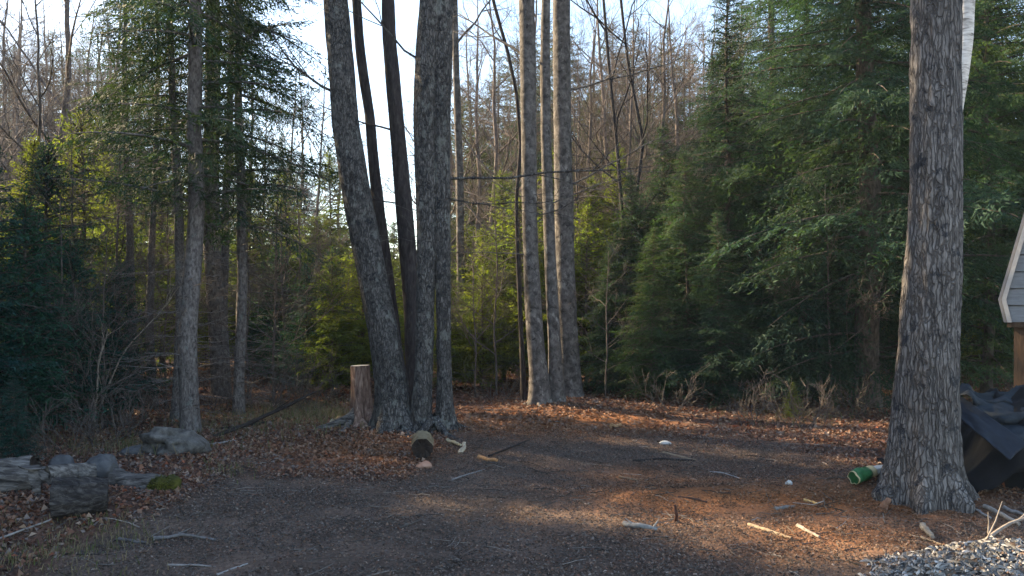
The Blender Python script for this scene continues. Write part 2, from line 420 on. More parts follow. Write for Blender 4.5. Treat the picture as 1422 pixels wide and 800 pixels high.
def conifer_meshes(kind, H, cb, Rm, per_m, r0, seed, foliage_mat, bark_mat, up=0.1, droop=0.22, power=0.8, gap=0.35, dead=14, lean=0.02):
    g = np.random.default_rng(seed)
    sets = bough_set(kind)
    wood, crown = MB(), MB()
    n = 40
    t = np.linspace(0, 1, n)
    path = np.stack([lean * H * t ** 1.5 * math.cos(seed) + 0.02 * H * (fbm(t * 4, seed, 0) - .5), lean * H * t ** 1.5 * math.sin(seed) + 0.02 * H * (fbm(t * 4, seed, 9) - .5), -0.15 + (H + 0.15) * t], 1)
    rad = r0 * (1 - t) ** 0.8 + 0.006 + 0.35 * r0 * np.exp(-np.maximum(path[:, 2], 0) / 0.12)
    add_tube(wood, path, rad, 12, shape=lambda r, th, P: r * (0.93 + 0.14 * vnoise(np.cos(th)[None] * 2, np.sin(th)[None] * 2, P[:, 2:3] * 3)))
    at = lambda z: np.array([np.interp(z, path[:, 2], path[:, k]) for k in (0, 1)] + [z])
    # living boughs
    zz, az = cb, g.uniform(0, 6.28)
    while zz < H - 0.08:
        f = (H - zz) / (H - cb)
        dens = per_m * (0.65 + 0.9 * (1 - f))
        zz += 1.0 / dens * g.uniform(0.5, 1.5); az += 2.4 + g.uniform(-0.5, 0.5)
        if zz >= H - 0.05: break
        f = (H - zz) / (H - cb)
        if vnoise(math.cos(az) * 1.4 + seed, math.sin(az) * 1.4, zz * 0.9) < gap * 0.75 and f < 0.97: continue
        L = Rm * (f ** power) * min(1.0, 0.62 + (1 - f) * 2.2) * g.uniform(0.62, 1.15) + 0.12
        ci = int(np.argmin(abs(LENS - L)))
        q, br = sets[ci][g.integers(4)]
        sc = L / LENS[ci]
        q = q.reshape(-1, 3) * np.array((sc, sc, 1)) if True else q
        el = math.radians(g.normal(0, 7)) + up + 0.9 * max(0, 0.35 - f)
        x, y, z = q[:, 0], q[:, 1] * g.choice((-1, 1)), q[:, 2]
        s = x / L
        zb = z + math.tan(el) * x - droop * L * s ** 2 * g.uniform(0.7, 1.3) - 0.10 * L * (y / L) ** 2 * 4
        roll = g.normal(0, 0.35); zb = zb + roll * y
        bend = g.normal(0, 0.12) * L * s ** 2
        ca, sa = math.cos(az), math.sin(az)
        P = at(zz) + np.stack([x * ca - (y + bend) * sa, x * sa + (y + bend) * ca, zb], 1)
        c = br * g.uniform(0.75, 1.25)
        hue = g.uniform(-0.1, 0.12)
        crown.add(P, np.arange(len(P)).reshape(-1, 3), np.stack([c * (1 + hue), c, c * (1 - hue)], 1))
        sx = np.linspace(0, 0.93 * L, 6); ss = sx / L
        bz = math.tan(el) * sx - droop * L * ss ** 2
        bd = g.normal(0, 0.01) + bend.mean() * 0 + 0 * sx
        stem = at(zz) + np.stack([sx * ca - bd * sa, sx * sa + bd * ca, bz], 1)
        add_tube(wood, stem, np.linspace(0.010 + 0.008 * L, 0.003, 6), 4)
    # leader
    q, br = sets[0][0]; P = q.reshape(-1, 3); P = at(H - 0.35) + np.stack([P[:, 1], P[:, 2], P[:, 0]], 1)
    crown.add(P, np.arange(len(P)).reshape(-1, 3), np.stack([br] * 3, 1))
    # dead lower twigs
    for k in range(dead):
        z = g.uniform(0.35, max(cb + 0.6, 0.8)); a = g.uniform(0, 6.28); L = g.uniform(0.25, 0.75) * min(1.6, 0.6 + Rm * 0.6)
        p0 = at(z); p1 = p0 + np.array((math.cos(a) * L, math.sin(a) * L, g.uniform(-0.3, 0.15) * L))
        w = wob(p0, p1, 6, 0.06, int(g.integers(1e6)))
        add_tube(wood, w, np.linspace(0.008, 0.002, 6), 3)
        for c in (2, 3, 4):
            d = np.array((math.cos(a + g.uniform(-1, 1)), math.sin(a + g.uniform(-1, 1)), g.uniform(-.4, .3))) * L * 0.45
            add_tube(wood, wob(w[c], w[c] + d, 4, 0.06, int(g.integers(1e6))), np.linspace(0.004, 0.0015, 4), 3)
    return wood.mesh("trunk", bark_mat, True), crown.mesh("crown", foliage_mat)

def place(meshes, name, label, cat, group, x, y, rz=0.0, sc=1.0, names=("trunk", "crown")):
    o = thing(name, label, cat, (x, y, float(gh(x, y))), group, rz, sc)
    for nm, me in zip(names, meshes): link(nm, me, o)
    return o
def px_x(px, d): return (px - CX) / F * d

PROTO = {}
PROTO['hem_tall_a'] = (conifer_meshes('hemlock', 13.0, 2.7, 2.3, 15, 0.115, 21, M['old_hemlock'], M['hem_bark'], up=0.05, droop=0.24, dead=60, gap=0.5), 13.0)
PROTO['hem_tall_b'] = (conifer_meshes('hemlock', 12.0, 3.0, 2.2, 15, 0.085, 22, M['old_hemlock'], M['hem_bark'], up=0.02, droop=0.26, dead=60, gap=0.5), 12.0)
PROTO['hem_pole'] = (conifer_meshes('hemlock', 14.0, 6.2, 1.7, 13, 0.125, 27, M['old_hemlock'], M['hem_bark'], up=0.0, droop=0.26, dead=70, gap=0.45), 14.0)
PROTO['hem_big_a'] = (conifer_meshes('hemlock', 13.0, 0.6, 2.9, 25, 0.19, 23, M['hemlock'], M['con_bark'], up=0.05, droop=0.24, dead=26), 13.0)
PROTO['hem_big_b'] = (conifer_meshes('hemlock', 9.0, 0.45, 2.2, 28, 0.08, 24, M['hemlock'], M['con_bark'], up=0.08, droop=0.22), 9.0)
PROTO['hem_big_c'] = (conifer_meshes('hemlock', 6.5, 0.35, 2.0, 36, 0.05, 25, M['hemlock'], M['con_bark'], up=0.1, droop=0.22), 6.5)
PROTO['fir_a'] = (conifer_meshes('fir', 4.0, 0.12, 1.3, 40, 0.04, 31, M['fir'], M['con_bark'], up=0.28, droop=0.14, gap=0.25), 4.0)
PROTO['fir_b'] = (conifer_meshes('fir', 3.0, 0.08, 1.1, 44, 0.03, 32, M['fir'], M['con_bark'], up=0.25, droop=0.16, gap=0.2), 3.0)
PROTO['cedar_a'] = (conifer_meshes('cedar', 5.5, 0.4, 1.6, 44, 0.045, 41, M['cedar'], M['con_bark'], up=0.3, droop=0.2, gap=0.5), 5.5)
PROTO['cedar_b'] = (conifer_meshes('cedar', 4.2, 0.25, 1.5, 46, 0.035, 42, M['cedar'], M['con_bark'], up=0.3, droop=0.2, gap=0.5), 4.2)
PROTO['pine'] = (conifer_meshes('pine', 14.0, 4.0, 2.9, 34, 0.13, 51, M['pine'], M['con_bark'], up=0.15, droop=0.05, gap=0.4), 14.0)

# ------------------------------------------------------------------ bare hardwood generator
def grow(mb, p, d, L, r, depth, g, sides=5, tropism=0.25, kids=(5, 5, 4), spread=(0.45, 0.95)):
    n = 7 if depth > 1 else 5
    pts = [np.array(p, float)]; dd = unit(np.array(d, float))
    for i in range(n - 1):
        dd = unit(dd + g.normal(0, 0.11, 3) + np.array((0, 0, tropism * 0.22)))
        pts.append(pts[-1] + dd * L / (n - 1))
    pts = np.array(pts)
    add_tube(mb, pts, np.linspace(r, max(r * 0.35, 0.0025), n), max(3, sides))
    if depth <= 0: return
    k = kids[min(depth, len(kids)) - 1]
    for c in range(k):
        t = g.uniform(0.25, 0.98); i = t * (n - 1); a = int(i); q = pts[a] + (pts[min(a + 1, n - 1)] - pts[a]) * (i - a)
        ax = unit(np.cross(dd, g.normal(0, 1, 3)))
        ang = g.uniform(*spread)
        nd = unit(unit(pts[min(a + 1, n - 1)] - pts[max(a - 1, 0)]) * math.cos(ang) + ax * math.sin(ang))
        grow(mb, q, nd, L * g.uniform(0.42, 0.68), max(r * (1 - 0.65 * t) * 0.6, 0.003), depth - 1, g, sides - 1, tropism, kids, spread)

def hardwood(H, r0, cb, nb, seed, mat, spread=0.75, lean=0.03):
    g = np.random.default_rng(seed)
    wood, crown = MB(), MB()
    n = 30; t = np.linspace(0, 1, n)
    a = g.uniform(0, 6.28)
    path = np.stack([lean * H * t ** 2 * math.cos(a) + 0.035 * H * (fbm(t * 3, seed, 0) - .5), lean * H * t ** 2 * math.sin(a) + 0.035 * H * (fbm(t * 3, seed, 7) - .5), -0.15 + (H + 0.15) * t], 1)
    rad = r0 * (1 - t) ** 0.75 + 0.008 + 0.3 * r0 * np.exp(-np.maximum(path[:, 2], 0) / 0.15)
    add_tube(wood, path, rad, 9)
    for k in range(nb):
        f = (k + g.uniform(0, 1)) / nb; z = cb + (H * 0.97 - cb) * f; i = int(np.interp(z, path[:, 2], np.arange(n)))
        p = np.array([np.interp(z, path[:, 2], path[:, j]) for j in range(3)])
        az = k * 2.4 + g.uniform(-.5, .5); el = g.uniform(0.35, 0.95)
        L = (H - z) * g.uniform(0.35, 0.55) * spread + 0.5
        grow(crown, p, (math.cos(az) * math.cos(el), math.sin(az) * math.cos(el), math.sin(el)), L, rad[i] * 0.45 + 0.004, 3 if L > 1.3 else 2, g, 5, 0.3, (5, 5, 5))
    return wood.mesh("trunk", mat, True), crown.mesh("crown", mat, True)
HARD = [(hardwood(13, 0.11, 3.5, 13, 61, M['hard']), 13), (hardwood(15, 0.13, 5.0, 12, 62, M['hard']), 15),
        (hardwood(10, 0.06, 2.0, 13, 63, M['hard']), 10), (hardwood(7, 0.035, 1.2, 13, 64, M['twig']), 7), (hardwood(5, 0.022, 0.8, 12, 65, M['twig']), 5)]
def brush(seed, H, stems):
    g = np.random.default_rng(seed); mb = MB()
    for k in range(stems):
        a = g.uniform(0, 6.28); el = g.uniform(0.7, 1.45)
        grow(mb, (g.normal(0, .08), g.normal(0, .08), -0.05), (math.cos(a) * math.cos(el), math.sin(a) * math.cos(el), math.sin(el)), H * g.uniform(.5, 1), 0.007, 2, g, 4, 0.1, (4, 4), (0.4, 1.0))
    return mb.mesh("stems", M['twig'], True)
BRUSH = [brush(71, 1.5, 7), brush(72, 1.0, 8), brush(73, 0.6, 7)]

# ------------------------------------------------------------------ trees traced from the photograph
def traced_stem(mb, pts, d, origin, top, n=48, ring=0.045, amp=0.010, freq=16, flare=0.35, lobes=5, seed=0, zstretch=0.22, dd=0.0):
    """pts = [(px, py, width px)] from the top of the picture to the base"""
    P = np.array(pts, float)
    z = EYE + (HZ - P[:, 1]) / F * d; x = (P[:, 0] - CX) / F * d; r = P[:, 2] / F * d / 2
    o = np.argsort(z); z, x, r = z[o], x[o], r[o]
    z0 = origin[2] - 0.12
    zt = z[-1] + 0.02
    sl = (x[-1] - x[-2]) / (z[-1] - z[-2])
    Z = np.arange(z0, top, ring)
    X = np.where(Z <= zt, np.interp(Z, z, x), x[-1] + np.clip(sl, -.12, .12) * (Z - z[-1]))
    Rr = np.where(Z <= zt, np.interp(Z, z, r), r[-1] * np.clip(1 - (Z - z[-1]) / (top - z[-1] + 1e-6) * 0.8, 0.1, 1))
    k = max(3, int(0.5 / ring)); ker = np.hanning(k + 2)[1:-1]; ker /= ker.sum()
    pad = lambda a: np.convolve(np.pad(a, (k // 2, k - 1 - k // 2), mode='reflect', reflect_type='odd'), ker, 'valid')
    X, Rr = pad(X), pad(Rr)
    Y = np.full_like(Z, d) + 0.05 * (fbm(Z * 0.8, seed, 3) - 0.5) + dd * (Z - z0)
    path = np.stack([X, Y, Z], 1) - np.asarray(origin)
    def shape(rr, th, PP):
        h = np.maximum(PP[:, 2:3], 0)
        c, s = np.cos(th)[None], np.sin(th)[None]
        lob = 0.55 + 0.45 * np.cos(lobes * th[None] + seed + 1.5 * vnoise(c * 2, s * 2, seed)) 
        fl = 1 + flare * np.exp(-h / 0.24) * lob + 0.9 * flare * np.exp(-h / 0.09) * lob ** 2 + 0.10 * np.exp(-h / 0.7)
        rr = rr * fl * (0.96 + 0.10 * (fbm(c * 1.3 + seed, s * 1.3, PP[:, 2:3] * 1.2, 3) - 0.5) * 2)
        u = vnoise(c * rr * freq + seed * 3.1, s * rr * freq, PP[:, 2:3] * freq * zstretch)
        w = vnoise(c * rr * freq * 2.1 + seed, s * rr * freq * 2.1 + 9, PP[:, 2:3] * freq * zstretch * 2.4)
        rid = 1 - np.abs(2 * u - 1)
        return rr + amp * (rid * 1.1 + 0.6 * w - 1.1)
    v, q, V = tube(path, Rr, n, shape=shape)
    mb.add(v, q)
    mb.add(np.concatenate([V[-1], V[-1].mean(0, keepdims=True)]), cap_faces(0, n, n))
    return path, Rr
def trunk_limbs(mb, path, rad, g, zmin, zmax, k, L=(0.5, 1.2), r=0.012, origin=None):
    for _ in range(k):
        z = g.uniform(zmin, zmax); i = int(np.argmin(abs(path[:, 2] - z))); a = g.uniform(0, 6.28)
        d = (math.cos(a), math.sin(a), g.uniform(-0.1, 0.5))
        grow(mb, path[i] + np.array(d) * rad[i] * 0.6, d, g.uniform(*L), r, 2, g, 4, 0.15, (3, 3))
def crown_on(mb, path, rad, g, zmin, k=9, L=(1.8, 3.4)):
    for j in range(k):
        z = zmin + (path[-1, 2] - zmin) * (j + 0.5) / k; i = int(np.argmin(abs(path[:, 2] - z))); a = j * 2.4 + g.uniform(-.4, .4); el = g.uniform(0.4, 1.1)
        d = (math.cos(a) * math.cos(el), math.sin(a) * math.cos(el), math.sin(el))
        grow(mb, path[i], d, g.uniform(*L), max(0.02, rad[i] * 0.4), 3, g, 5, 0.25, (3, 3, 4))

def traced_tree(name, label, base_px, stems, mat, top=11.0, group=None, crown_z=7.0, n=44, amp=0.009, freq=18, flare=0.36, limbs=(), seed=1, lobes=5, ring=0.05, ncrown=8, depth=None, roots=0, rootr=0.2):
    x, y, z = on_ground(*base_px)
    if depth: y = depth; x = (base_px[0] - CX) / F * y; z = float(gh(x, y))
    o = thing(name, label, "tree", (x, y, z), group)
    if name == 'maple_tree': BASES.append((x, y, 0.24))
    g = np.random.default_rng(seed)
    cr = MB()
    for k, st in enumerate(stems):
        mb = MB()
        off = st[1] if isinstance(st, tuple) else 0.0
        pts = st[0] if isinstance(st, tuple) else st
        path, rad = traced_stem(mb, pts, y + off, (x, y, z), top, n, ring, amp, freq, flare, lobes, seed + k)
        mb.build("trunk", mat, o, True)
        crown_on(cr, path, rad, g, crown_z - z, ncrown)
        for (zl, L, az, el, r) in (limbs if k == 0 else ()):
            i = int(np.argmin(abs(path[:, 2] - zl)))
            dr = (math.cos(az) * math.cos(el), math.sin(az) * math.cos(el), math.sin(el))
            grow(cr, path[i] + np.array(dr) * rad[i] * 0.5, dr, L, r, 2, g, 5, 0.05, (4, 5), (0.3, 0.9))
    cr.build("crown", mat, o, True)
    if roots:
        for k in range(roots):
            a = k * 2 * math.pi / roots + g.uniform(-.4, .4); L = g.uniform(0.35, 0.85) * rootr / 0.2; pts = []
            for t in np.linspace(0, 1, 10):
                xx, yy = math.cos(a + 0.5 * t * math.sin(k * 3)) * (rootr * 0.5 + L * t), math.sin(a + 0.5 * t * math.sin(k * 3)) * (rootr * 0.5 + L * t)
                pts.append((xx, yy, float(gh(x + xx, y + yy)) - z + 0.16 * rootr / .2 * (1 - t) ** 3 + 0.012 * (1 - t) - 0.02 * t))
            mb = MB(); add_tube(mb, pts, np.linspace(rootr * 0.36, 0.012, 10), 8); mb.build("root", mat, o, True)
    return o

BASES = []
CL = "stems of the clump on the mound"
traced_tree("maple_tree", "thick grey trunk leaning left out of the clump beside the pale stump", (548, 592),
            [[(466, 0, 35), (474, 100, 37), (480, 180, 39), (500, 300, 41), (520, 400, 42), (535, 480, 44), (544, 540, 46), (548, 600, 52)]], M['maple'], seed=3,
            limbs=((4.2, 1.2, 3.3, 0.4, 0.02),), roots=5, rootr=0.17)
traced_tree("maple_tree", "thin dark stem half hidden behind the left leaning clump trunk", (556, 580),
            [[(495, 0, 13), (499, 60, 14), (505, 110, 15), (513, 160, 15), (520, 240, 16), (527, 300, 17), (534, 360, 18), (545, 450, 20), (556, 590, 26)]], M['dark_maple'], seed=4, n=20, amp=0.004, depth=12.35)
traced_tree("maple_tree", "dark brown middle trunk of the clump curving slightly to the left", (577, 580),
            [[(539, 0, 19), (541, 60, 20), (547, 130, 21), (553, 200, 22), (560, 280, 24), (567, 360, 25), (573, 440, 26), (576, 520, 26), (578, 590, 30)]], M['dark_maple'], seed=5, n=24, amp=0.005, depth=12.0,
            limbs=((4.3, 1.6, 2.6, 0.35, 0.018), (3.2, 1.1, 3.4, 0.2, 0.012)))
traced_tree("maple_tree", "broad pale fused double trunk with a dark cleft, at the clump's edge", (603, 596),
            [[(598, 0, 32), (593, 80, 34), (590, 160, 34), (592, 250, 32), (593, 340, 28), (591, 430, 26), (589, 500, 25), (587, 560, 26), (584, 600, 30)],
             ([(614, 0, 32), (613, 80, 32), (611, 160, 31), (611, 250, 29), (614, 340, 24), (616, 430, 21), (617, 500, 20), (618, 560, 22), (620, 600, 26)], 0.03)], M['maple'], seed=8, amp=0.010, flare=0.4,
            limbs=((3.15, 3.0, 0.1, 0.02, 0.02), (3.0, 1.8, -0.1, -0.2, 0.012), (4.6, 1.6, 2.8, 0.5, 0.016)), roots=6, rootr=0.17)
traced_tree("maple_tree", "pale mottled trunk with dark knots, stands apart from the fused pair beside it", (748, 562),
            [[(731, 0, 23), (733, 80, 23), (734, 180, 22), (735, 280, 22), (738, 380, 23), (743, 470, 24), (748, 520, 26), (750, 570, 32)]], M['smooth'], seed=12, n=32, amp=0.004, flare=0.10,
            limbs=((5.5, 2.0, 2.4, 0.7, 0.025), (3.0, 1.6, -0.6, 0.1, 0.012), (2.4, 1.5, 3.5, 0.0, 0.01)), roots=4, rootr=0.12)
traced_tree("maple_tree", "slender grey trunk pressed against a thicker straight grey trunk", (773, 560),
            [[(758, 0, 13), (757, 80, 14), (758, 180, 15), (761, 280, 16), (765, 380, 17), (770, 470, 18), (774, 570, 22)]], M['smooth'], seed=13, n=24, amp=0.003, flare=0.10,
            limbs=((3.2, 1.8, 0.3, 0.3, 0.012), (2.6, 1.4, 2.9, 0.1, 0.01)))
traced_tree("maple_tree", "straight grey trunk, thickest of its three behind the dirt clearing", (790, 562),
            [[(780, 0, 25), (780, 80, 25), (781, 180, 25), (783, 280, 27), (785, 380, 28), (788, 470, 30), (790, 520, 32), (791, 572, 38)]], M['smooth'], seed=14, n=32, amp=0.004, flare=0.10, depth=13.9,
            limbs=((3.7, 2.8, 0.5, 0.5, 0.02), (5.4, 2.4, 0.1, 0.2, 0.018), (3.4, 2.0, 3.0, 0.1, 0.012)), roots=4, rootr=0.13)
traced_tree("maple_sapling", "thin dark crooked sapling beside the pale mottled trunk", (728, 556),
            [[(684, 0, 5), (695, 40, 5), (704, 70, 5), (717, 130, 5), (723, 200, 5), (717, 280, 5.5), (719, 360, 6), (723, 450, 6.5), (728, 560, 8)]], M['dark_maple'], seed=15, n=10, amp=0.001, depth=13.2, top=8,
            limbs=((3.0, 0.9, 1.0, 0.6, 0.008),), ncrown=4)
traced_tree("hardwood_tree", "large grey furrowed trunk beside the black tarp", (1283, 684),
            [[(1302, 0, 64), (1300, 100, 66), (1299, 200, 67), (1297, 300, 70), (1294, 400, 74), (1291, 480, 79), (1288, 560, 85), (1284, 620, 88), (1281, 690, 92)]], M['big'], seed=20, n=132, amp=0.016, freq=22, flare=0.30, lobes=7, ring=0.028, crown_z=6.5, top=11, roots=0)
BASES.append((*on_ground(1283, 684)[:2], 0.36))
traced_tree("birch_tree", "white birch leaning out behind the large furrowed trunk", (1285, 580),
            [[(1341, 0, 27), (1337, 60, 27), (1330, 110, 27), (1322, 160, 26), (1316, 250, 26), (1304, 400, 27), (1296, 560, 28)]], M['birch'], seed=26, n=24, amp=0.001, depth=10.5)

for lab, base, dep, pts in (
    ("thin dark sapling with forked top between the grey trunks and bushy hemlock", (868, 548), 15.5, [(838, 0, 4), (846, 100, 4.5), (858, 220, 5), (866, 330, 6), (870, 560, 8)]),
    ("crooked dark sapling standing next to the forked thin dark sapling", (905, 548), 16.0, [(862, 0, 4), (872, 90, 4), (893, 200, 5), (880, 300, 5), (902, 420, 6), (906, 560, 7)])):
    traced_tree("bare_sapling", lab, base, [pts], M['dark_maple'], seed=int(dep * 10), n=10, amp=0.001, depth=dep, top=9.5, ncrown=7, crown_z=2.6, ring=0.08)
traced_tree("bare_sapling", "slim pale stem close behind the double trunk's edge", (640, 556), [[(631, 0, 9), (634, 120, 10), (638, 240, 11), (640, 400, 12), (641, 560, 13)]], M['smooth'], seed=77, n=12, amp=0.001, depth=17.0, top=11, ring=0.08)

# left hemlock stand
HG = "tall hemlocks of the stand behind the boulder"
def base_d(py): return on_ground(CX, py)[1]
def hem(key, px, d, rz, sc, label, group=None, name="hemlock_tree", cat="tree"):
    return place(PROTO[key][0], name, label, cat, group, px_x(px, d), d, rz, sc)
x_, y_, z_ = on_ground(266, 601)
hem('hem_tall_a', 268, y_, 0.4, 1.0, "tall hemlock with grey trunk standing right behind the boulder")
hem('hem_tall_b', 331, on_ground(331, 577)[1], 2.0, 0.95, "slim hemlock beside the fallen log, its trunk free of the others")
hem('hem_pole', 297, 13.6, 3.3, 1.28, "hemlock trunk behind the fallen log, thickest of the far stems there")
hem('hem_pole', 313, 14.3, 5.1, 0.75, "hemlock stem hugging the thick trunk behind the fallen log")
hem('hem_pole', 247, 11.6, 1.1, 0.68, "thin brownish hemlock stem just behind the boulder's tall hemlock")
hem('hem_pole', 211, 12.8, 4.0, 0.55, "short thin hemlock stem standing among dead twigs behind the dark firs")
hem('hem_pole', 180, 15.0, 2.2, 0.7, "slim hemlock pole deep among dead twigs behind the dark firs")

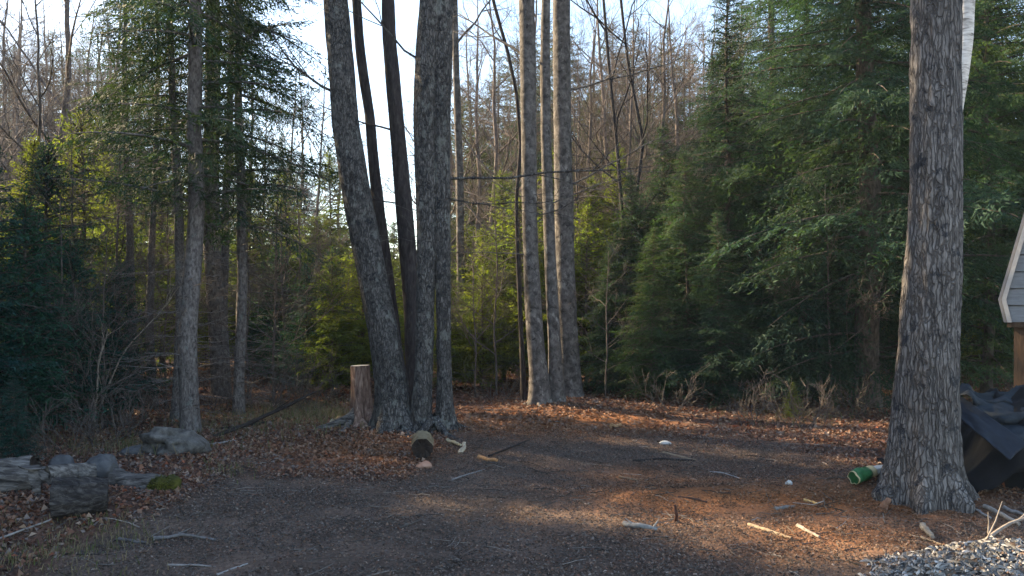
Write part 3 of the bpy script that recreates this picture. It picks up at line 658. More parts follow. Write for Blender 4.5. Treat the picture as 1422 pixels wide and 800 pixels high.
# conifers one can tell apart
SPOTS = [
    # key, px, d, target height, label, group
    ('fir_a', -40, 9.2, 3.7, "dark fir beyond the rotten log pile", "dark firs behind the log pile"),
    ('fir_b', 35, 9.6, 2.9, "dark fir beyond the rotten log pile", "dark firs behind the log pile"),
    ('fir_b', 105, 10.6, 2.5, "dark fir beyond the rotten log pile", "dark firs behind the log pile"),
    ('fir_b', 165, 11.6, 2.3, "dark fir beyond the rotten log pile", "dark firs behind the log pile"),
    ('fir_a', 60, 12.5, 4.2, "dark fir beyond the rotten log pile", "dark firs behind the log pile"),
    ('fir_b', 20, 7.9, 0.9, "knee-high dark fir just behind the rotten log pile", None),
    ('cedar_a', 40, 15.0, 4.8, "pointed yellow-green young conifer rising behind the dark firs", None),
    ('cedar_b', 120, 16.0, 5.6, "pale bushy conifer behind the dark firs and bare twigs", None),
    ('fir_b', 425, 15.0, 2.4, "low dark fir in deep shade behind the stump", "shaded firs behind the stump"),
    ('fir_b', 470, 16.2, 2.8, "low dark fir in deep shade behind the stump", "shaded firs behind the stump"),
    ('fir_b', 385, 17.0, 2.8, "low dark fir in deep shade behind the stump", "shaded firs behind the stump"),
    ('cedar_a', 505, 15.2, 3.7, "bright green young conifer between the stump and the clump", None),
    ('cedar_b', 440, 19.5, 3.6, "loose yellow-green conifer further back behind the stump", None),
    ('cedar_b', 645, 17.2, 3.4, "yellow-green young conifer behind the gap between the clump and the grey trunks", "young conifers behind the grey trunks"),
    ('cedar_a', 700, 17.5, 4.6, "yellow-green young conifer behind the gap between the clump and the grey trunks", "young conifers behind the grey trunks"),
    ('cedar_a', 825, 16.5, 4.3, "green young conifer just to the open side of the three grey trunks", None),
    ('hem_big_c', 878, 15.2, 4.2, "bushy hemlock between the grey trunks and the tall hemlocks", None),
    ('hem_big_c', 955, 14.2, 4.4, "dense low hemlock at the clearing's far edge", "low hemlocks at the far edge"),
    ('hem_big_b', 1012, 14.6, 7.6, "dark mid-height hemlock with thin bare trunk at the far edge", None),
    ('hem_big_c', 1075, 13.8, 4.6, "dense low hemlock at the clearing's far edge", "low hemlocks at the far edge"),
    ('hem_big_b', 1120, 16.0, 9.8, "tall hemlock left of the thick dark hemlock trunk", None),
    ('hem_big_a', 1208, 12.8, 13.5, "tall hemlock with thick dark trunk near the furrowed trunk", None),
    ('hem_big_c', 1150, 13.4, 3.6, "dense low hemlock at the clearing's far edge", "low hemlocks at the far edge"),
    ('hem_big_b', 1260, 17.5, 11.0, "hemlock deep behind the large furrowed trunk", "hemlocks behind the furrowed trunk"),
    ('hem_big_b', 1375, 14.5, 10.0, "hemlock rising between the furrowed trunk and the shed", None),
    ('cedar_a', 1370, 16.5, 5.2, "yellow-green conifer between the furrowed trunk and the shed", None),
    ('hem_big_a', 1490, 15.0, 12.5, "tall hemlock behind the shed", None),
    ('hem_big_a', 1065, 21.0, 13.0, "tall hemlock deep in the wood beyond the far edge", "tall hemlocks deep in the wood"),
    ('hem_big_a', 1180, 22.0, 14.0, "tall hemlock deep in the wood beyond the far edge", "tall hemlocks deep in the wood"),
    ('hem_big_a', 1330, 21.0, 14.0, "tall hemlock deep in the wood beyond the far edge", "tall hemlocks deep in the wood"),
    ('hem_big_c', 905, 13.6, 3.0, "small feathery hemlock at the foot of the far edge hemlocks", "small hemlocks at the far edge"),
    ('hem_big_c', 1000, 13.0, 3.2, "small feathery hemlock at the foot of the far edge hemlocks", "small hemlocks at the far edge"),
    ('hem_big_c', 1110, 12.9, 3.2, "small feathery hemlock at the foot of the far edge hemlocks", "small hemlocks at the far edge"),
    ('hem_big_c', 845, 14.6, 2.8, "small feathery hemlock at the foot of the far edge hemlocks", "small hemlocks at the far edge"),
    ('cedar_b', 622, 15.4, 2.4, "yellow-green young conifer right behind the double trunk", None),
    ('cedar_b', 668, 16.2, 3.2, "yellow-green young conifer behind the gap between the clump and the grey trunks", "young conifers behind the grey trunks"),
    ('cedar_b', 725, 15.8, 3.8, "yellow-green young conifer behind the gap between the clump and the grey trunks", "young conifers behind the grey trunks"),
    ('cedar_a', 770, 16.6, 4.9, "yellow-green young conifer behind the gap between the clump and the grey trunks", "young conifers behind the grey trunks"),
    ('cedar_b', 812, 15.4, 3.6, "yellow-green young conifer behind the gap between the clump and the grey trunks", "young conifers behind the grey trunks"),
    ('cedar_a', 855, 16.6, 4.9, "yellow-green young conifer beside the bushy hemlock", None),
    ('cedar_b', 548, 16.4, 2.6, "yellow-green young conifer behind the dark middle clump trunk", None),
    ('cedar_b', 462, 14.6, 2.6, "yellow-green conifer bough mass just behind the stump", None),
    ('hem_big_c', 925, 15.6, 5.2, "full hemlock between the bushy hemlock and the tall ones", None),
    ('cedar_b', 670, 15.2, 2.2, "knee to chest high yellow-green conifer behind the clump", "small yellow-green conifers"),
    ('cedar_b', 760, 16.0, 2.8, "knee to chest high yellow-green conifer behind the clump", "small yellow-green conifers"),
    ('hem_big_b', 600, 31.0, 6.8, "loose hemlock standing far behind the clump's trunks", None),
    ('hem_big_b', 735, 24.0, 8.8, "mid-height hemlock far behind the three grey trunks", None),
    ('hem_big_b', 905, 23.0, 7.5, "mid-height hemlock far beyond the bushy hemlock", "mid hemlocks beyond the far edge"),
    ('hem_big_b', 985, 20.0, 7.8, "mid-height hemlock far beyond the bushy hemlock", "mid hemlocks beyond the far edge"),
    ('cedar_b', 1100, 11.6, 0.55, "tiny yellow-green conifer seedling in the litter at the far edge", None),
    ('pine', 790, 30.0, 12.5, "tall pine far behind the clump and grey trunks", "far pines over the gap"),
    ('cedar_a', 150, 18.0, 5.0, "loose olive conifer filling the gaps behind the tall hemlock stand", "olive conifers behind the hemlock stand"),
    ('cedar_b', 225, 19.0, 5.2, "loose olive conifer filling the gaps behind the tall hemlock stand", "olive conifers behind the hemlock stand"),
    ('cedar_a', 270, 21.0, 5.6, "loose olive conifer filling the gaps behind the tall hemlock stand", "olive conifers behind the hemlock stand"),
    ('cedar_a', 345, 19.0, 4.8, "loose olive conifer filling the gaps behind the tall hemlock stand", "olive conifers behind the hemlock stand"),
    ('cedar_b', 400, 20.0, 5.0, "loose olive conifer filling the gaps behind the tall hemlock stand", "olive conifers behind the hemlock stand"),
    ('cedar_a', 460, 24.0, 6.2, "loose olive conifer filling the gaps behind the tall hemlock stand", "olive conifers behind the hemlock stand"),
    ('pine', -30, 38, 15, "tall conifer rising far beyond the dark firs and bare trees", "far conifers beyond the dark firs"),
    ('hem_big_a', 20, 44, 16, "tall conifer rising far beyond the dark firs and bare trees", "far conifers beyond the dark firs"),
    ('pine', 65, 36, 14, "tall conifer rising far beyond the dark firs and bare trees", "far conifers beyond the dark firs"),
    ('pine', 110, 46, 16.5, "tall conifer rising far beyond the dark firs and bare trees", "far conifers beyond the dark firs"),
    ('hem_big_a', 150, 42, 15, "tall conifer rising far beyond the dark firs and bare trees", "far conifers beyond the dark firs"),
    ('pine', 190, 38, 14, "tall conifer rising far beyond the dark firs and bare trees", "far conifers beyond the dark firs"),
    ('pine', 5, 50, 17, "tall conifer rising far beyond the dark firs and bare trees", "far conifers beyond the dark firs"),
    ('hem_big_b', 330, 40, 11.5, "tall conifer rising far beyond the dark firs and bare trees", "far conifers beyond the dark firs"),
    ('hem_big_b', 395, 44, 11, "tall conifer rising far beyond the dark firs and bare trees", "far conifers beyond the dark firs"),
    ('hem_big_b', 425, 38, 8.5, "tall conifer rising far beyond the dark firs and bare trees", "far conifers beyond the dark firs"),
    ('pine', 640, 36.0, 11.5, "tall pine far behind the clump and grey trunks", "far pines over the gap"),
    ('pine', 765, 34.0, 14.0, "tall pine far behind the clump and grey trunks", "far pines over the gap"),
    ('pine', 850, 31.0, 12.5, "tall pine far behind the clump and grey trunks", "far pines over the gap"),
    ('pine', 920, 27.0, 11.0, "tall pine far behind the clump and grey trunks", "far pines over the gap"),
    ('pine', 1035, 30.0, 13.5, "tall pine far behind the clump and grey trunks", "far pines over the gap"),
    ('pine', 660, 28.0, 9.5, "tall pine far behind the clump and grey trunks", "far pines over the gap"),
    ('pine', 715, 36.0, 13.5, "tall pine far behind the clump and grey trunks", "far pines over the gap"),
    ('pine', 820, 27.0, 9.5, "tall pine far behind the clump and grey trunks", "far pines over the gap"),
    ('pine', 885, 34.0, 13.5, "tall pine far behind the clump and grey trunks", "far pines over the gap"),
    ('pine', 960, 38.0, 14.0, "tall pine far behind the clump and grey trunks", "far pines over the gap"),
    ('pine', 1000, 26.0, 10.5, "tall pine far behind the clump and grey trunks", "far pines over the gap"),
    ('pine', 690, 33.0, 12.0, "tall pine far behind the clump and grey trunks", "far pines over the gap"),
    ('pine', 850, 42.0, 13.5, "tall pine far behind the clump and grey trunks", "far pines over the gap"),
    ('pine', 945, 30.0, 9.0, "tall pine far behind the clump and grey trunks", "far pines over the gap"),
]
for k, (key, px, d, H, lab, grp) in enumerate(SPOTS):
    nm = {'fir': 'fir_tree', 'ced': 'conifer_tree', 'hem': 'hemlock_tree', 'pin': 'pine_tree'}[key[:3]]
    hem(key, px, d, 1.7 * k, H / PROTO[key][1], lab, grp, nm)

# ------------------------------------------------------------------ the deeper wood
def sky_cap(px):
    """highest elevation tan() at which dense crowns may stand (the gap of sky in the middle)"""
    return float(np.interp(px, [-2000, -100, 130, 380, 440, 480, 620, 700, 880, 960, 1060, 1100, 4000], [0.22, 0.20, 0.18, 0.18, 0.15, 0.13, 0.13, 0.17, 0.15, 0.22, 0.32, 9, 9]))
def sector(px):
    for lim, txt in ((130, "beyond the dark firs"), (430, "beyond the tall hemlock stand"), (640, "seen past the clump of stems"), (880, "beyond the three grey trunks"), (1230, "beyond the far edge hemlocks")):
        if px < lim: return txt
    return "beyond the furrowed trunk and shed"
placed = []
def try_spot(d0, d1, p0, p1, mind):
    for _ in range(60):
        d = R.uniform(d0, d1); px = R.uniform(p0, p1); x = px_x(px, d)
        if all((x - a) ** 2 + (d - b) ** 2 > mind * mind for a, b in placed):
            placed.append((x, d)); return px, d
    return None
for cnt, d0, d1, p0, p1 in ((34, 17.5, 26, -500, 1560), (34, 26, 40, -500, 1600), (44, 40, 70, -300, 1600)):
    for k in range(cnt):
        s = try_spot(d0, d1, p0, p1, 1.5)
        if not s: continue
        px, d = s
        if 430 < px < 900 and d < 27: continue
        cap = 3.2 if (120 < px <= 430 and d < 30) else sky_cap(px) * d + 1.2
        H = R.uniform(7, 14)
        if H > cap: H = min(H, max(2.6, cap * R.uniform(0.75, 1.05)))
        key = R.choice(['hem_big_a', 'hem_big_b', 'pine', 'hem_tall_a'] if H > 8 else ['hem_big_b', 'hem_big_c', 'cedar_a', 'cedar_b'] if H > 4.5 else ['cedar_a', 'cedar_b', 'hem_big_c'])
        nm = {'fir': 'fir_tree', 'ced': 'conifer_tree', 'hem': 'hemlock_tree', 'pin': 'pine_tree'}[key[:3]]
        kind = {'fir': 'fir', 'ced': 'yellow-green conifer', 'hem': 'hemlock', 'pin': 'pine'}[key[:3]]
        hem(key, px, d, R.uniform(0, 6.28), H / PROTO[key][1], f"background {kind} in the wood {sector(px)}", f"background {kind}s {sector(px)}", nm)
for k, (x, y, H) in enumerate(((-8.2, 5.0, 9), (-9.6, 8.0, 11), (-11.5, 4.0, 12), (-12, 10.5, 12), (-14, 7.5, 12), (-16, 12, 13), (-15, 3, 12), (-18.5, 8.5, 13), (-21, 13, 13), (-20, 4, 13), (-7.6, 2.0, 9), (-11, 0.5, 11), (-24, 10, 14), (-10.8, 12.6, 9), (-10.4, 10.0, 14), (-9.2, 6.6, 14), (-13.4, 12.6, 13), (-7.9, 3.6, 12), (-12.5, 14.5, 13))):  # hemlocks added outside the view to keep the clearing floor in shade
    place(PROTO['hem_big_a' if k % 2 else 'hem_big_b'][0], "hemlock_tree", "unseen hemlock added to shade the clearing, past the rotten log pile", "tree", "unseen hemlocks added to shade the clearing", x, y, 1.1 * k, H / (13.0 if k % 2 else 9.0))
# low young growth that closes the view at eye level
for k in range(46):
    s = try_spot(17, 34, -250, 1560, 1.1)
    if not s: continue
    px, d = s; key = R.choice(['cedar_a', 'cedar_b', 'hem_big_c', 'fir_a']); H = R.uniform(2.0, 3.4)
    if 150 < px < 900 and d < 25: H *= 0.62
    nm = {'fir': 'fir_tree', 'ced': 'conifer_tree', 'hem': 'hemlock_tree'}[key[:3]]
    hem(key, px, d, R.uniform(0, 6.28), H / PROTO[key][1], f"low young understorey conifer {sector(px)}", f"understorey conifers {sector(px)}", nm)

# the wood far beyond reads as one mass
def far_wood(seed):
    g = np.random.default_rng(seed); n_ = 70000
    a = g.uniform(-1.0, 0.9, n_); d = g.uniform(58, 84, n_); x, y = np.sin(a) * d, np.cos(a) * d
    top = 4.0 + 5.5 * fbm(a * 9, d * 0.08, 3.3, 4) + 3.0 * (vnoise(a * 42, d * 0.1, 8.0) - 0.4) + 5.0 * sstep(0.25, 0.45, np.abs(a + 0.02))
    u = g.random(n_); z = u * top + 0.012 * np.clip(y - 12, 0, 60)
    L = g.uniform(0.18, 0.42, n_)[:, None]
    f = unit(g.normal(0, 1, (n_, 3))) * L; s_ = unit(np.cross(f, g.normal(0, 1, (n_, 3)))) * L * 0.4
    c = np.stack([x, y, z], 1)
    P = np.stack([c - f, c + s_, c + f, c - s_], 1).reshape(-1, 3)
    br = g.uniform(0.6, 1.3, n_) * (0.6 + 0.8 * fbm(x * .5, y * .5, z * .5, 2)); w = (vnoise(a * 30, d * .2, 1.0) > 0.55)[:, None]
    col = br[:, None] * np.where(w, np.array((2.2, 1.3, 1.2)), np.array((1.0, 1.0, 1.0)))
    mb = MB(); mb.add(P, np.arange(n_ * 4).reshape(-1, 4), col)
    tag(mb.build("far_wood", M['hemlock']), "dense mass of the wood closing the view far behind all trees", "wood", kind="stuff")
far_wood(141)
# bare hardwoods
HW = [(-30, 38, 15, 0), (20, 33, 14, 1), (60, 42, 16, 1), (110, 44, 16, 0), (150, 41, 16, 0), (225, 40, 15, 1), (340, 34, 13, 0), (420, 36, 13, 2), (1010, 24, 12, 0), (890, 28, 12, 0), (690, 20, 10, 0), (730, 22, 11, 1), (810, 20, 9, 0), (845, 24, 12, 1), (870, 19, 9, 2), (915, 20, 10, 0), (945, 23, 11, 1), (665, 24, 11, 1), (980, 22, 10, 2), (655, 34, 14, 1), (628, 24, 10.5, 0), (832, 30, 13, 0), (875, 27, 11, 2), (930, 32, 13, 1), (960, 38, 15, 0), (905, 24, 9, 2), (850, 20, 7.5, 3), (800, 26, 10, 2),
      (700, 26, 9, 2), (560, 30, 8, 3), (590, 40, 12, 2), (440, 24, 9, 2), (470, 34, 11, 1), (85, 19, 13, 0), (25, 30, 14, 1), (120, 33, 14, 0), (50, 17, 9, 3), (-40, 28, 14, 0),
      (150, 30, 14, 1), (190, 20, 7, 3), (360, 20, 7, 3), (400, 30, 11, 2), (985, 29, 12, 2), (1030, 34, 13, 1), (760, 36, 13, 1), (890, 44, 15, 1), (820, 48, 15, 0), (680, 46, 14, 0),
      (10, 30, 14, 0), (70, 34, 15, 1), (200, 32, 14, 0), (240, 25, 10, 2), (-20, 36, 14, 1), (100, 38, 15, 1), (40, 36, 14, 0), (130, 34, 14, 0), (5, 40, 15, 1), (165, 36, 15, 0)]
for k, (px, d, H, i) in enumerate(HW):
    reg = "left of the tall hemlocks" if px < 300 else "behind the stump and the clump" if px < 640 else "under the open sky beyond the grey trunks"
    side = {"left of the tall hemlocks": "bare leafless tree among the wood behind the dark firs", "behind the stump and the clump": "bare leafless tree far behind the stump and clump",
            "under the open sky beyond the grey trunks": "bare leafless tree against the sky beyond the grey trunks"}[reg]
    place(HARD[i][0], "bare_tree", side, "tree", side.replace("tree", "trees"), px_x(px, d), d, 1.9 * k, H / HARD[i][1])
SAP = [(378, 14.2, 4.2, 4), (395, 15.5, 4.0, 4), (345, 13.4, 3.2, 4), (140, 10.6, 2.6, 4), (92, 10.3, 3.0, 4), (230, 13, 3.4, 4), (180, 12.2, 3.2, 4), (420, 17, 4.4, 4), (440, 15.8, 3.2, 4),
       (660, 14.2, 3.0, 4), (690, 14.6, 3.8, 4), (840, 13.8, 2.6, 4), (1155, 12.6, 3.6, 4), (800, 17, 6, 3), (885, 18, 6.5, 3), (700, 20, 6.2, 3), (260, 15, 5, 3), (160, 14.5, 5.4, 3), (110, 13.2, 4.8, 3)]
for k, (px, d, H, i) in enumerate(SAP):
    lab, grp = ("thin leafless sapling among the hemlock stems and dark firs", "saplings among the hemlock stems") if px < 460 else ("thin leafless sapling around the three grey trunks", "saplings around the grey trunks") if px < 920 else ("thin leafless sapling under the tall hemlocks at the far edge", "saplings under the hemlocks")
    place(HARD[i][0], "bare_sapling", lab, "sapling", grp, px_x(px, d), d, 2.3 * k, H / HARD[i][1])
BR = [(120, 10.0, 0), (160, 10.9, 0), (205, 11.6, 0), (235, 12.2, 1), (345, 13.0, 1), (380, 13.5, 1), (410, 13.2, 1), (440, 13.2, 2), (365, 12.5, 2), (180, 10.0, 2), (150, 9.4, 2), (300, 12.6, 2),
      (930, 12.3, 2), (1045, 11.0, 2), (1100, 11.2, 2), (1125, 10.8, 2), (1180, 11.8, 2), (690, 13.6, 2), (90, 8.9, 2), (400, 12.4, 2)]
for k, (px, d, i) in enumerate(BR):
    lab, grp = ("leafless brush tangle between the log pile and the fallen log", "brush on the stump side") if px < 460 else ("leafless brush tangle along the far edge of the clearing", "brush along the far edge")
    o = tag(link("brush_shrub", BRUSH[i], None, (px_x(px, d), d, float(gh(px_x(px, d), d)))), lab, "shrub", grp)
    o.rotation_euler = (0, 0, 1.3 * k)

# ------------------------------------------------------------------ stump, logs, rocks
def log_obj(name, label, p0, p1, r, mat, end_mat, cat="log", n=28, amp=0.02, seed=1, bend=0.02, taper=0.9, parent=None, endname="cut_face", freq=9):
    p0, p1 = np.array(p0, float), np.array(p1, float)
    base = p0 * 0.5 + p1 * 0.5 - np.array((0, 0, r))
    if parent is None: o = thing(name, label, cat, base)
    else: o = parent; base = np.array(o.location)
    path = wob(p0, p1, 22, bend, seed) - base
    ax = unit(p1 - p0)
    def shape(rr, th, P):
        c, s = np.cos(th)[None], np.sin(th)[None]; t = np.linspace(0, 1, len(P))[:, None] * np.linalg.norm(p1 - p0)
        return rr * (0.9 + 0.25 * (fbm(c * 1.5 + seed, s * 1.5, t * 3, 3) - .4)) + amp * (2 * np.abs(vnoise(c * r * freq * 6, s * r * freq * 6, t * freq * 0.5 + seed) - 0.5) - 0.5)
    mb = MB(); v, q, V = tube(path, np.linspace(r, r * taper, 22), n, shape=shape); mb.add(v, q)
    part = mb.build("bark" if parent is None else name, mat, o, True)
    for ring, sg in ((V[0], -1), (V[-1], 1)):
        c = ring.mean(0); e = MB()
        inner = c + (ring - c) * 0.55 + ax * sg * -0.012 * (1 + rng.random((n, 1)))
        vv = np.concatenate([ring, inner, (c - ax * sg * 0.02)[None]])
        a = np.arange(n); b = (a + 1) % n
        f = np.stack([a, b, n + b, n + a], 1)
        e.add(vv, f if sg > 0 else f[:, ::-1]); e.add(vv, cap_faces(n, n, 2 * n, sg < 0))
        e.build(endname, end_mat, part)
    return o
def rock_obj(name, label, c, size, mat, seed, cat="rock", rough=0.35, flatb=0.35, parent=None, rz=0.0, group=None):
    n, m = 56, 34
    th = np.linspace(0, 2 * math.pi, n, endpoint=False)[None]; ph = np.linspace(-math.pi / 2, math.pi / 2, m)[:, None]
    x, y, z = np.cos(ph) * np.cos(th), np.cos(ph) * np.sin(th), np.sin(ph) + 0 * th
    w = 1 + rough * (fbm(x * 1.3 + seed, y * 1.3, z * 1.3, 2) - 0.5) * 2 + rough * 0.5 * (fbm(x * 4 + seed, y * 4, z * 4, 3) - 0.5) + 0.10 * np.abs(2 * vnoise(x * 5 + seed, y * 5, z * 7) - 1)
    # facets
    g = np.random.default_rng(seed)
    for _ in range(7):
        nrm = unit(g.normal(0, 1, 3)); lim = g.uniform(0.68, 0.95)
        dd = (x * nrm[0] + y * nrm[1] + z * nrm[2]) * w
        w = np.where(dd > lim, w * lim / np.maximum(dd, 1e-6), w)
    V = np.stack([x * w * size[0], y * w * size[1], np.maximum(z * w, -flatb) * size[2]], -1).reshape(-1, 3)
    i = np.arange(m - 1)[:, None] * n; j = np.arange(n)[None]; k = (j + 1) % n
    Q = np.stack([i + j, i + k, i + n + k, i + n + j], -1).reshape(-1, 4)
    mb = MB(); mb.add(V, Q)
    o = mb.build(name, mat, parent, True, c)
    o.rotation_euler = (0, 0, rz)
    if parent is None: tag(o, label, cat, group)
    return o

# pale-topped stump with splayed roots
sx, sy, sz = on_ground(502, 588)
st = thing("tree_stump", "reddish sawn stump with pale top and spreading roots beside the clump", "stump", (sx, sy, sz))
k = sy / F
mb = MB()
Z = np.linspace(-0.08, 80 * k, 40)
path = np.stack([np.interp(Z, [0, 0.8], [0.01, -0.02]), 0 * Z, Z], 1)
def stump_shape(rr, th, P):
    h = np.maximum(P[:, 2:3], 0); c, s = np.cos(th)[None], np.sin(th)[None]
    return rr * (1 + (0.95 * np.exp(-h / 0.13) + 0.25 * np.exp(-h / 0.4)) * (0.45 + 0.55 * np.cos(4 * th[None] + 0.6))) + 0.008 * (np.abs(2 * vnoise(c * 4, s * 4, P[:, 2:3] * 3) - 1) - .5)
v, q, V = tube(path, np.full(40, 13.0 * k), 40, shape=stump_shape); mb.add(v, q)
mb.build("bark", M['redwood'], st, True)
top = V[-1]; e = MB(); c = top.mean(0) + np.array((0, 0, 0.006))
tilt = top + np.array((0, 0, 0.004))
e.add(np.concatenate([tilt, c[None]]), cap_faces(0, 40, 40)); e.build("cut_face", M['cutwood'], st)
for j, (dx, dy, L, r) in enumerate(((-0.62, -0.22, 0.9, 0.085), (0.42, -0.30, 0.6, 0.08), (-0.22, -0.42, 0.6, 0.07), (0.12, -0.40, 0.5, 0.06), (0.3, 0.5, 0.5, 0.06))):
    pts = []
    for t in np.linspace(0, 1, 12):
        x, y = dx * t, dy * t
        z = float(gh(sx + x, sy + y)) - sz + 0.05 * (1 - t) + 0.22 * (1 - t) ** 4
        pts.append((x + 0.03 * math.sin(7 * t + j), y, z))
    mb = MB(); add_tube(mb, pts, np.linspace(r, 0.022, 12), 9); mb.build("root", M['redwood' if j % 2 else 'deadwood'], st, True)

# slab of split wood at the stump's foot
a_ = on_ground(462, 592); b_ = on_ground(534, 576)
log_obj("split_root", "pale split root wood lying at the stump's foot", (a_[0], a_[1], a_[2] + .05), (b_[0], b_[1], b_[2] + .07), 0.05, M['tanwood'], M['cutwood'], "wood", 14, 0.012, 5, 0.05)
# short cut log
cx_, cy_, cz_ = on_ground(589, 640)
log_obj("cut_log", "short tan cut log with dark hollow end below the clump", (cx_ - 0.02, cy_ - 0.05, cz_ + 0.14), (cx_ - 0.04, cy_ + 0.20, cz_ + 0.19), 0.125, M['tanwood'], M['darkrot'], "log", 30, 0.018, 9, 0.01, 1.0, endname="hollow_end")
x, y, z = on_ground(589, 650)
rock_obj("brick_stone", "small orange-tan stone lying under the short cut log's hollow end", (x, y, z + 0.02), (0.085, 0.06, 0.05), plain("orange_stone", (0.30, 0.15, 0.10), (0.42, 0.26, 0.19), 9, 0.4), 44, "stone", 0.3)
x, y, z = on_ground(566, 592)
rock_obj("pale_stone", "pale upright stone wedged between the clump's trunks", (x, y - .1, z + 0.07), (0.13, 0.1, 0.17), M['rock'], 45, "stone", 0.4, 0.6)
# boulder
x, y, z = on_ground(236, 630)
rock_obj("boulder", "grey granite boulder in front of the tall hemlock", (x, y + 0.1, z + 0.10), (0.33, 0.24, 0.19), M['rock'], 57, "boulder", 0.6, 0.5, rz=0.2)
x, y, z = on_ground(190, 630)
rock_obj("flat_stone", "low flat grey stone beside the boulder", (x, y, z + 0.02), (0.16, 0.12, 0.06), M['greyrock'], 53, "stone")
# log pile
lp = on_ground(105, 722)
def lpt(px, py, d): return pt(px, py, d)
log_obj("rotten_log", "dark rotten log, front one of the pile, with pale ridge of bark", lpt(76, 693, 6.0), lpt(150, 688, 6.15), 0.17, M['rotten'], M['darkrot'], n=44, amp=0.03, seed=61, bend=0.02, taper=0.85)
log_obj("peeling_log", "grey log with peeling bark curling over its end, at the pile's back", lpt(-60, 676, 6.6), lpt(52, 662, 6.7), 0.21, M['deadwood'], M['darkrot'], n=44, amp=0.035, seed=62, bend=0.03, taper=0.95)
log_obj("weathered_pole", "pale debarked pole lying on top of the front rotten log", lpt(66, 660, 6.35), lpt(132, 655, 6.55), 0.085, M['deadwood'], M['deadwood'], n=18, amp=0.02, seed=63, bend=0.04)
log_obj("mossy_log", "short grey log with bright moss on its end", lpt(160, 668, 6.9), lpt(226, 676, 6.75), 0.11, M['deadwood'], M['moss'], n=26, amp=0.02, seed=64, bend=0.03, endname="moss_end")
mo = rock_obj("moss_cushion", "bright yellow-green moss cushion on the short grey log's end", lpt(224, 678, 6.7), (0.125, 0.11, 0.12), M['moss'], 65, "moss", 0.9, 0.6)
mb = MB(); g = np.random.default_rng(66); nb_ = 1500
dv = unit(g.normal(0, 1, (nb_, 3))); dv[:, 2] = np.abs(dv[:, 2]) - 0.15; pb = dv * np.array((0.118, 0.105, 0.112)) * g.uniform(.8, 1.05, (nb_, 1)); tp_ = pb + unit(dv + g.normal(0, .6, (nb_, 3))) * g.uniform(.008, .03, (nb_, 1)); sd_ = unit(np.cross(dv, g.normal(0, 1, (nb_, 3)))) * 0.004
cc = g.uniform(0.4, 1.3, (nb_, 1)) * np.where(g.random((nb_, 1)) < .3, np.array((0.07, 0.06, 0.02)), np.array((0.11, 0.115, 0.02)))
mb.add(np.stack([pb - sd_, pb + sd_, tp_], 1).reshape(-1, 3), np.arange(nb_ * 3).reshape(-1, 3), cc)
ft = mb.build("moss_fronds", M['leaf'], mo); ft["kind"] = "stuff"
x, y, z = on_ground(141, 664)
rock_obj("slate_stone", "blue-grey rounded stone behind the rotten log pile", (x, y, z + 0.07), (0.18, 0.15, 0.15), M['greyrock'], 66, "stone", 0.3, 0.5)
x, y, z = on_ground(88, 662)
rock_obj("slate_stone", "small grey stone between the peeling log and the blue-grey stone", (x, y, z + 0.06), (0.14, 0.12, 0.16), M['greyrock'], 67, "stone", 0.3, 0.5)
# hanging bark flap on the peeling log
fl = MB()
for j, (pa, pb, w) in enumerate((((52, 648), (56, 690), 0.05), ((40, 646), (66, 652), 0.06), ((62, 650), (70, 672), 0.03))):
    A, B = lpt(*pa, 6.42), lpt(*pb, 6.4); t = np.linspace(0, 1, 8)[:, None]
    P = A * (1 - t) + B * t; P[:, 1] -= 0.05 * np.sin(t[:, 0] * 3)
    sd = np.array((w, 0.02, 0)) * (1.1 - t) + np.array((0.008, 0, 0))
    fl.add(np.concatenate([P - sd, P + sd]), np.stack([np.arange(7), np.arange(1, 8), np.arange(9, 16), np.arange(8, 15)], 1))
fo = fl.build("bark_flap", M['deadwood'], None); tag(fo, "pale loose bark strips hanging off the peeling log's end", "bark")
sm = fo.modifiers.new("thickness", 'SOLIDIFY'); sm.thickness = 0.012
# fallen log + leaning dark branch at the left
log_obj("fallen_log", "fallen brown log lying behind the slim hemlock", pt(279, 552, 13.6), pt(396, 571, 13.0), 0.075, M['redwood'], M['cutwood'], n=18, amp=0.012, seed=71, bend=0.03)

def stick(label, pts, r, col, seed=0, name="stick", forks=0, cat="stick", group=None, lift=0.0):
    """pts = [(px, py, lift above ground in m)]"""
    W = []
    for px, py, up in pts:
        # point whose shadow-foot is on the ground: solve with the given height
        z = 0.0
        for _ in range(10):
            d = (EYE - z - up) * F / (py - HZ); x = (px - CX) / F * d; z = 0.5 * z + 0.5 * float(gh(x, d))
        W.append((x, d, z + up))
    W = np.array(W); s = np.linspace(0, len(W) - 1, 14)
    P = np.stack([np.interp(s, np.arange(len(W)), W[:, j]) for j in range(3)], 1)
    g = np.random.default_rng(seed); P += 0.9 * r * (np.stack([fbm(np.arange(14) * 0.35, seed, j * 7.0, 2) for j in range(3)], 1) - 0.5) * np.array((1.5, 1.5, 1))
    base = P.mean(0); base[2] = P[:, 2].min() - r
    mb = MB(); add_tube(mb, P - base, np.linspace(r, r * 0.6, 14), 8, col, True, shape=lambda rr, th, PP: rr * (0.8 + 0.4 * vnoise(np.cos(th)[None] * 2, np.sin(th)[None] * 2, np.arange(14)[:, None] * 0.25 + seed)))
    for k in range(forks):
        i = g.integers(3, 12); dr = unit(P[i + 1] - P[i]) * 0.7 + g.normal(0, 0.5, 3); dr[2] = abs(dr[2])
        L = np.linalg.norm(P[-1] - P[0]) * g.uniform(0.15, 0.35)
        add_tube(mb, wob(P[i] - base, P[i] - base + unit(dr) * L, 6, 0.05, seed + k), np.linspace(r * 0.5, 0.002, 6), 5, col)
    o = mb.build(name, M['stick'], None, True, base)
    return tag(o, label, cat, group)
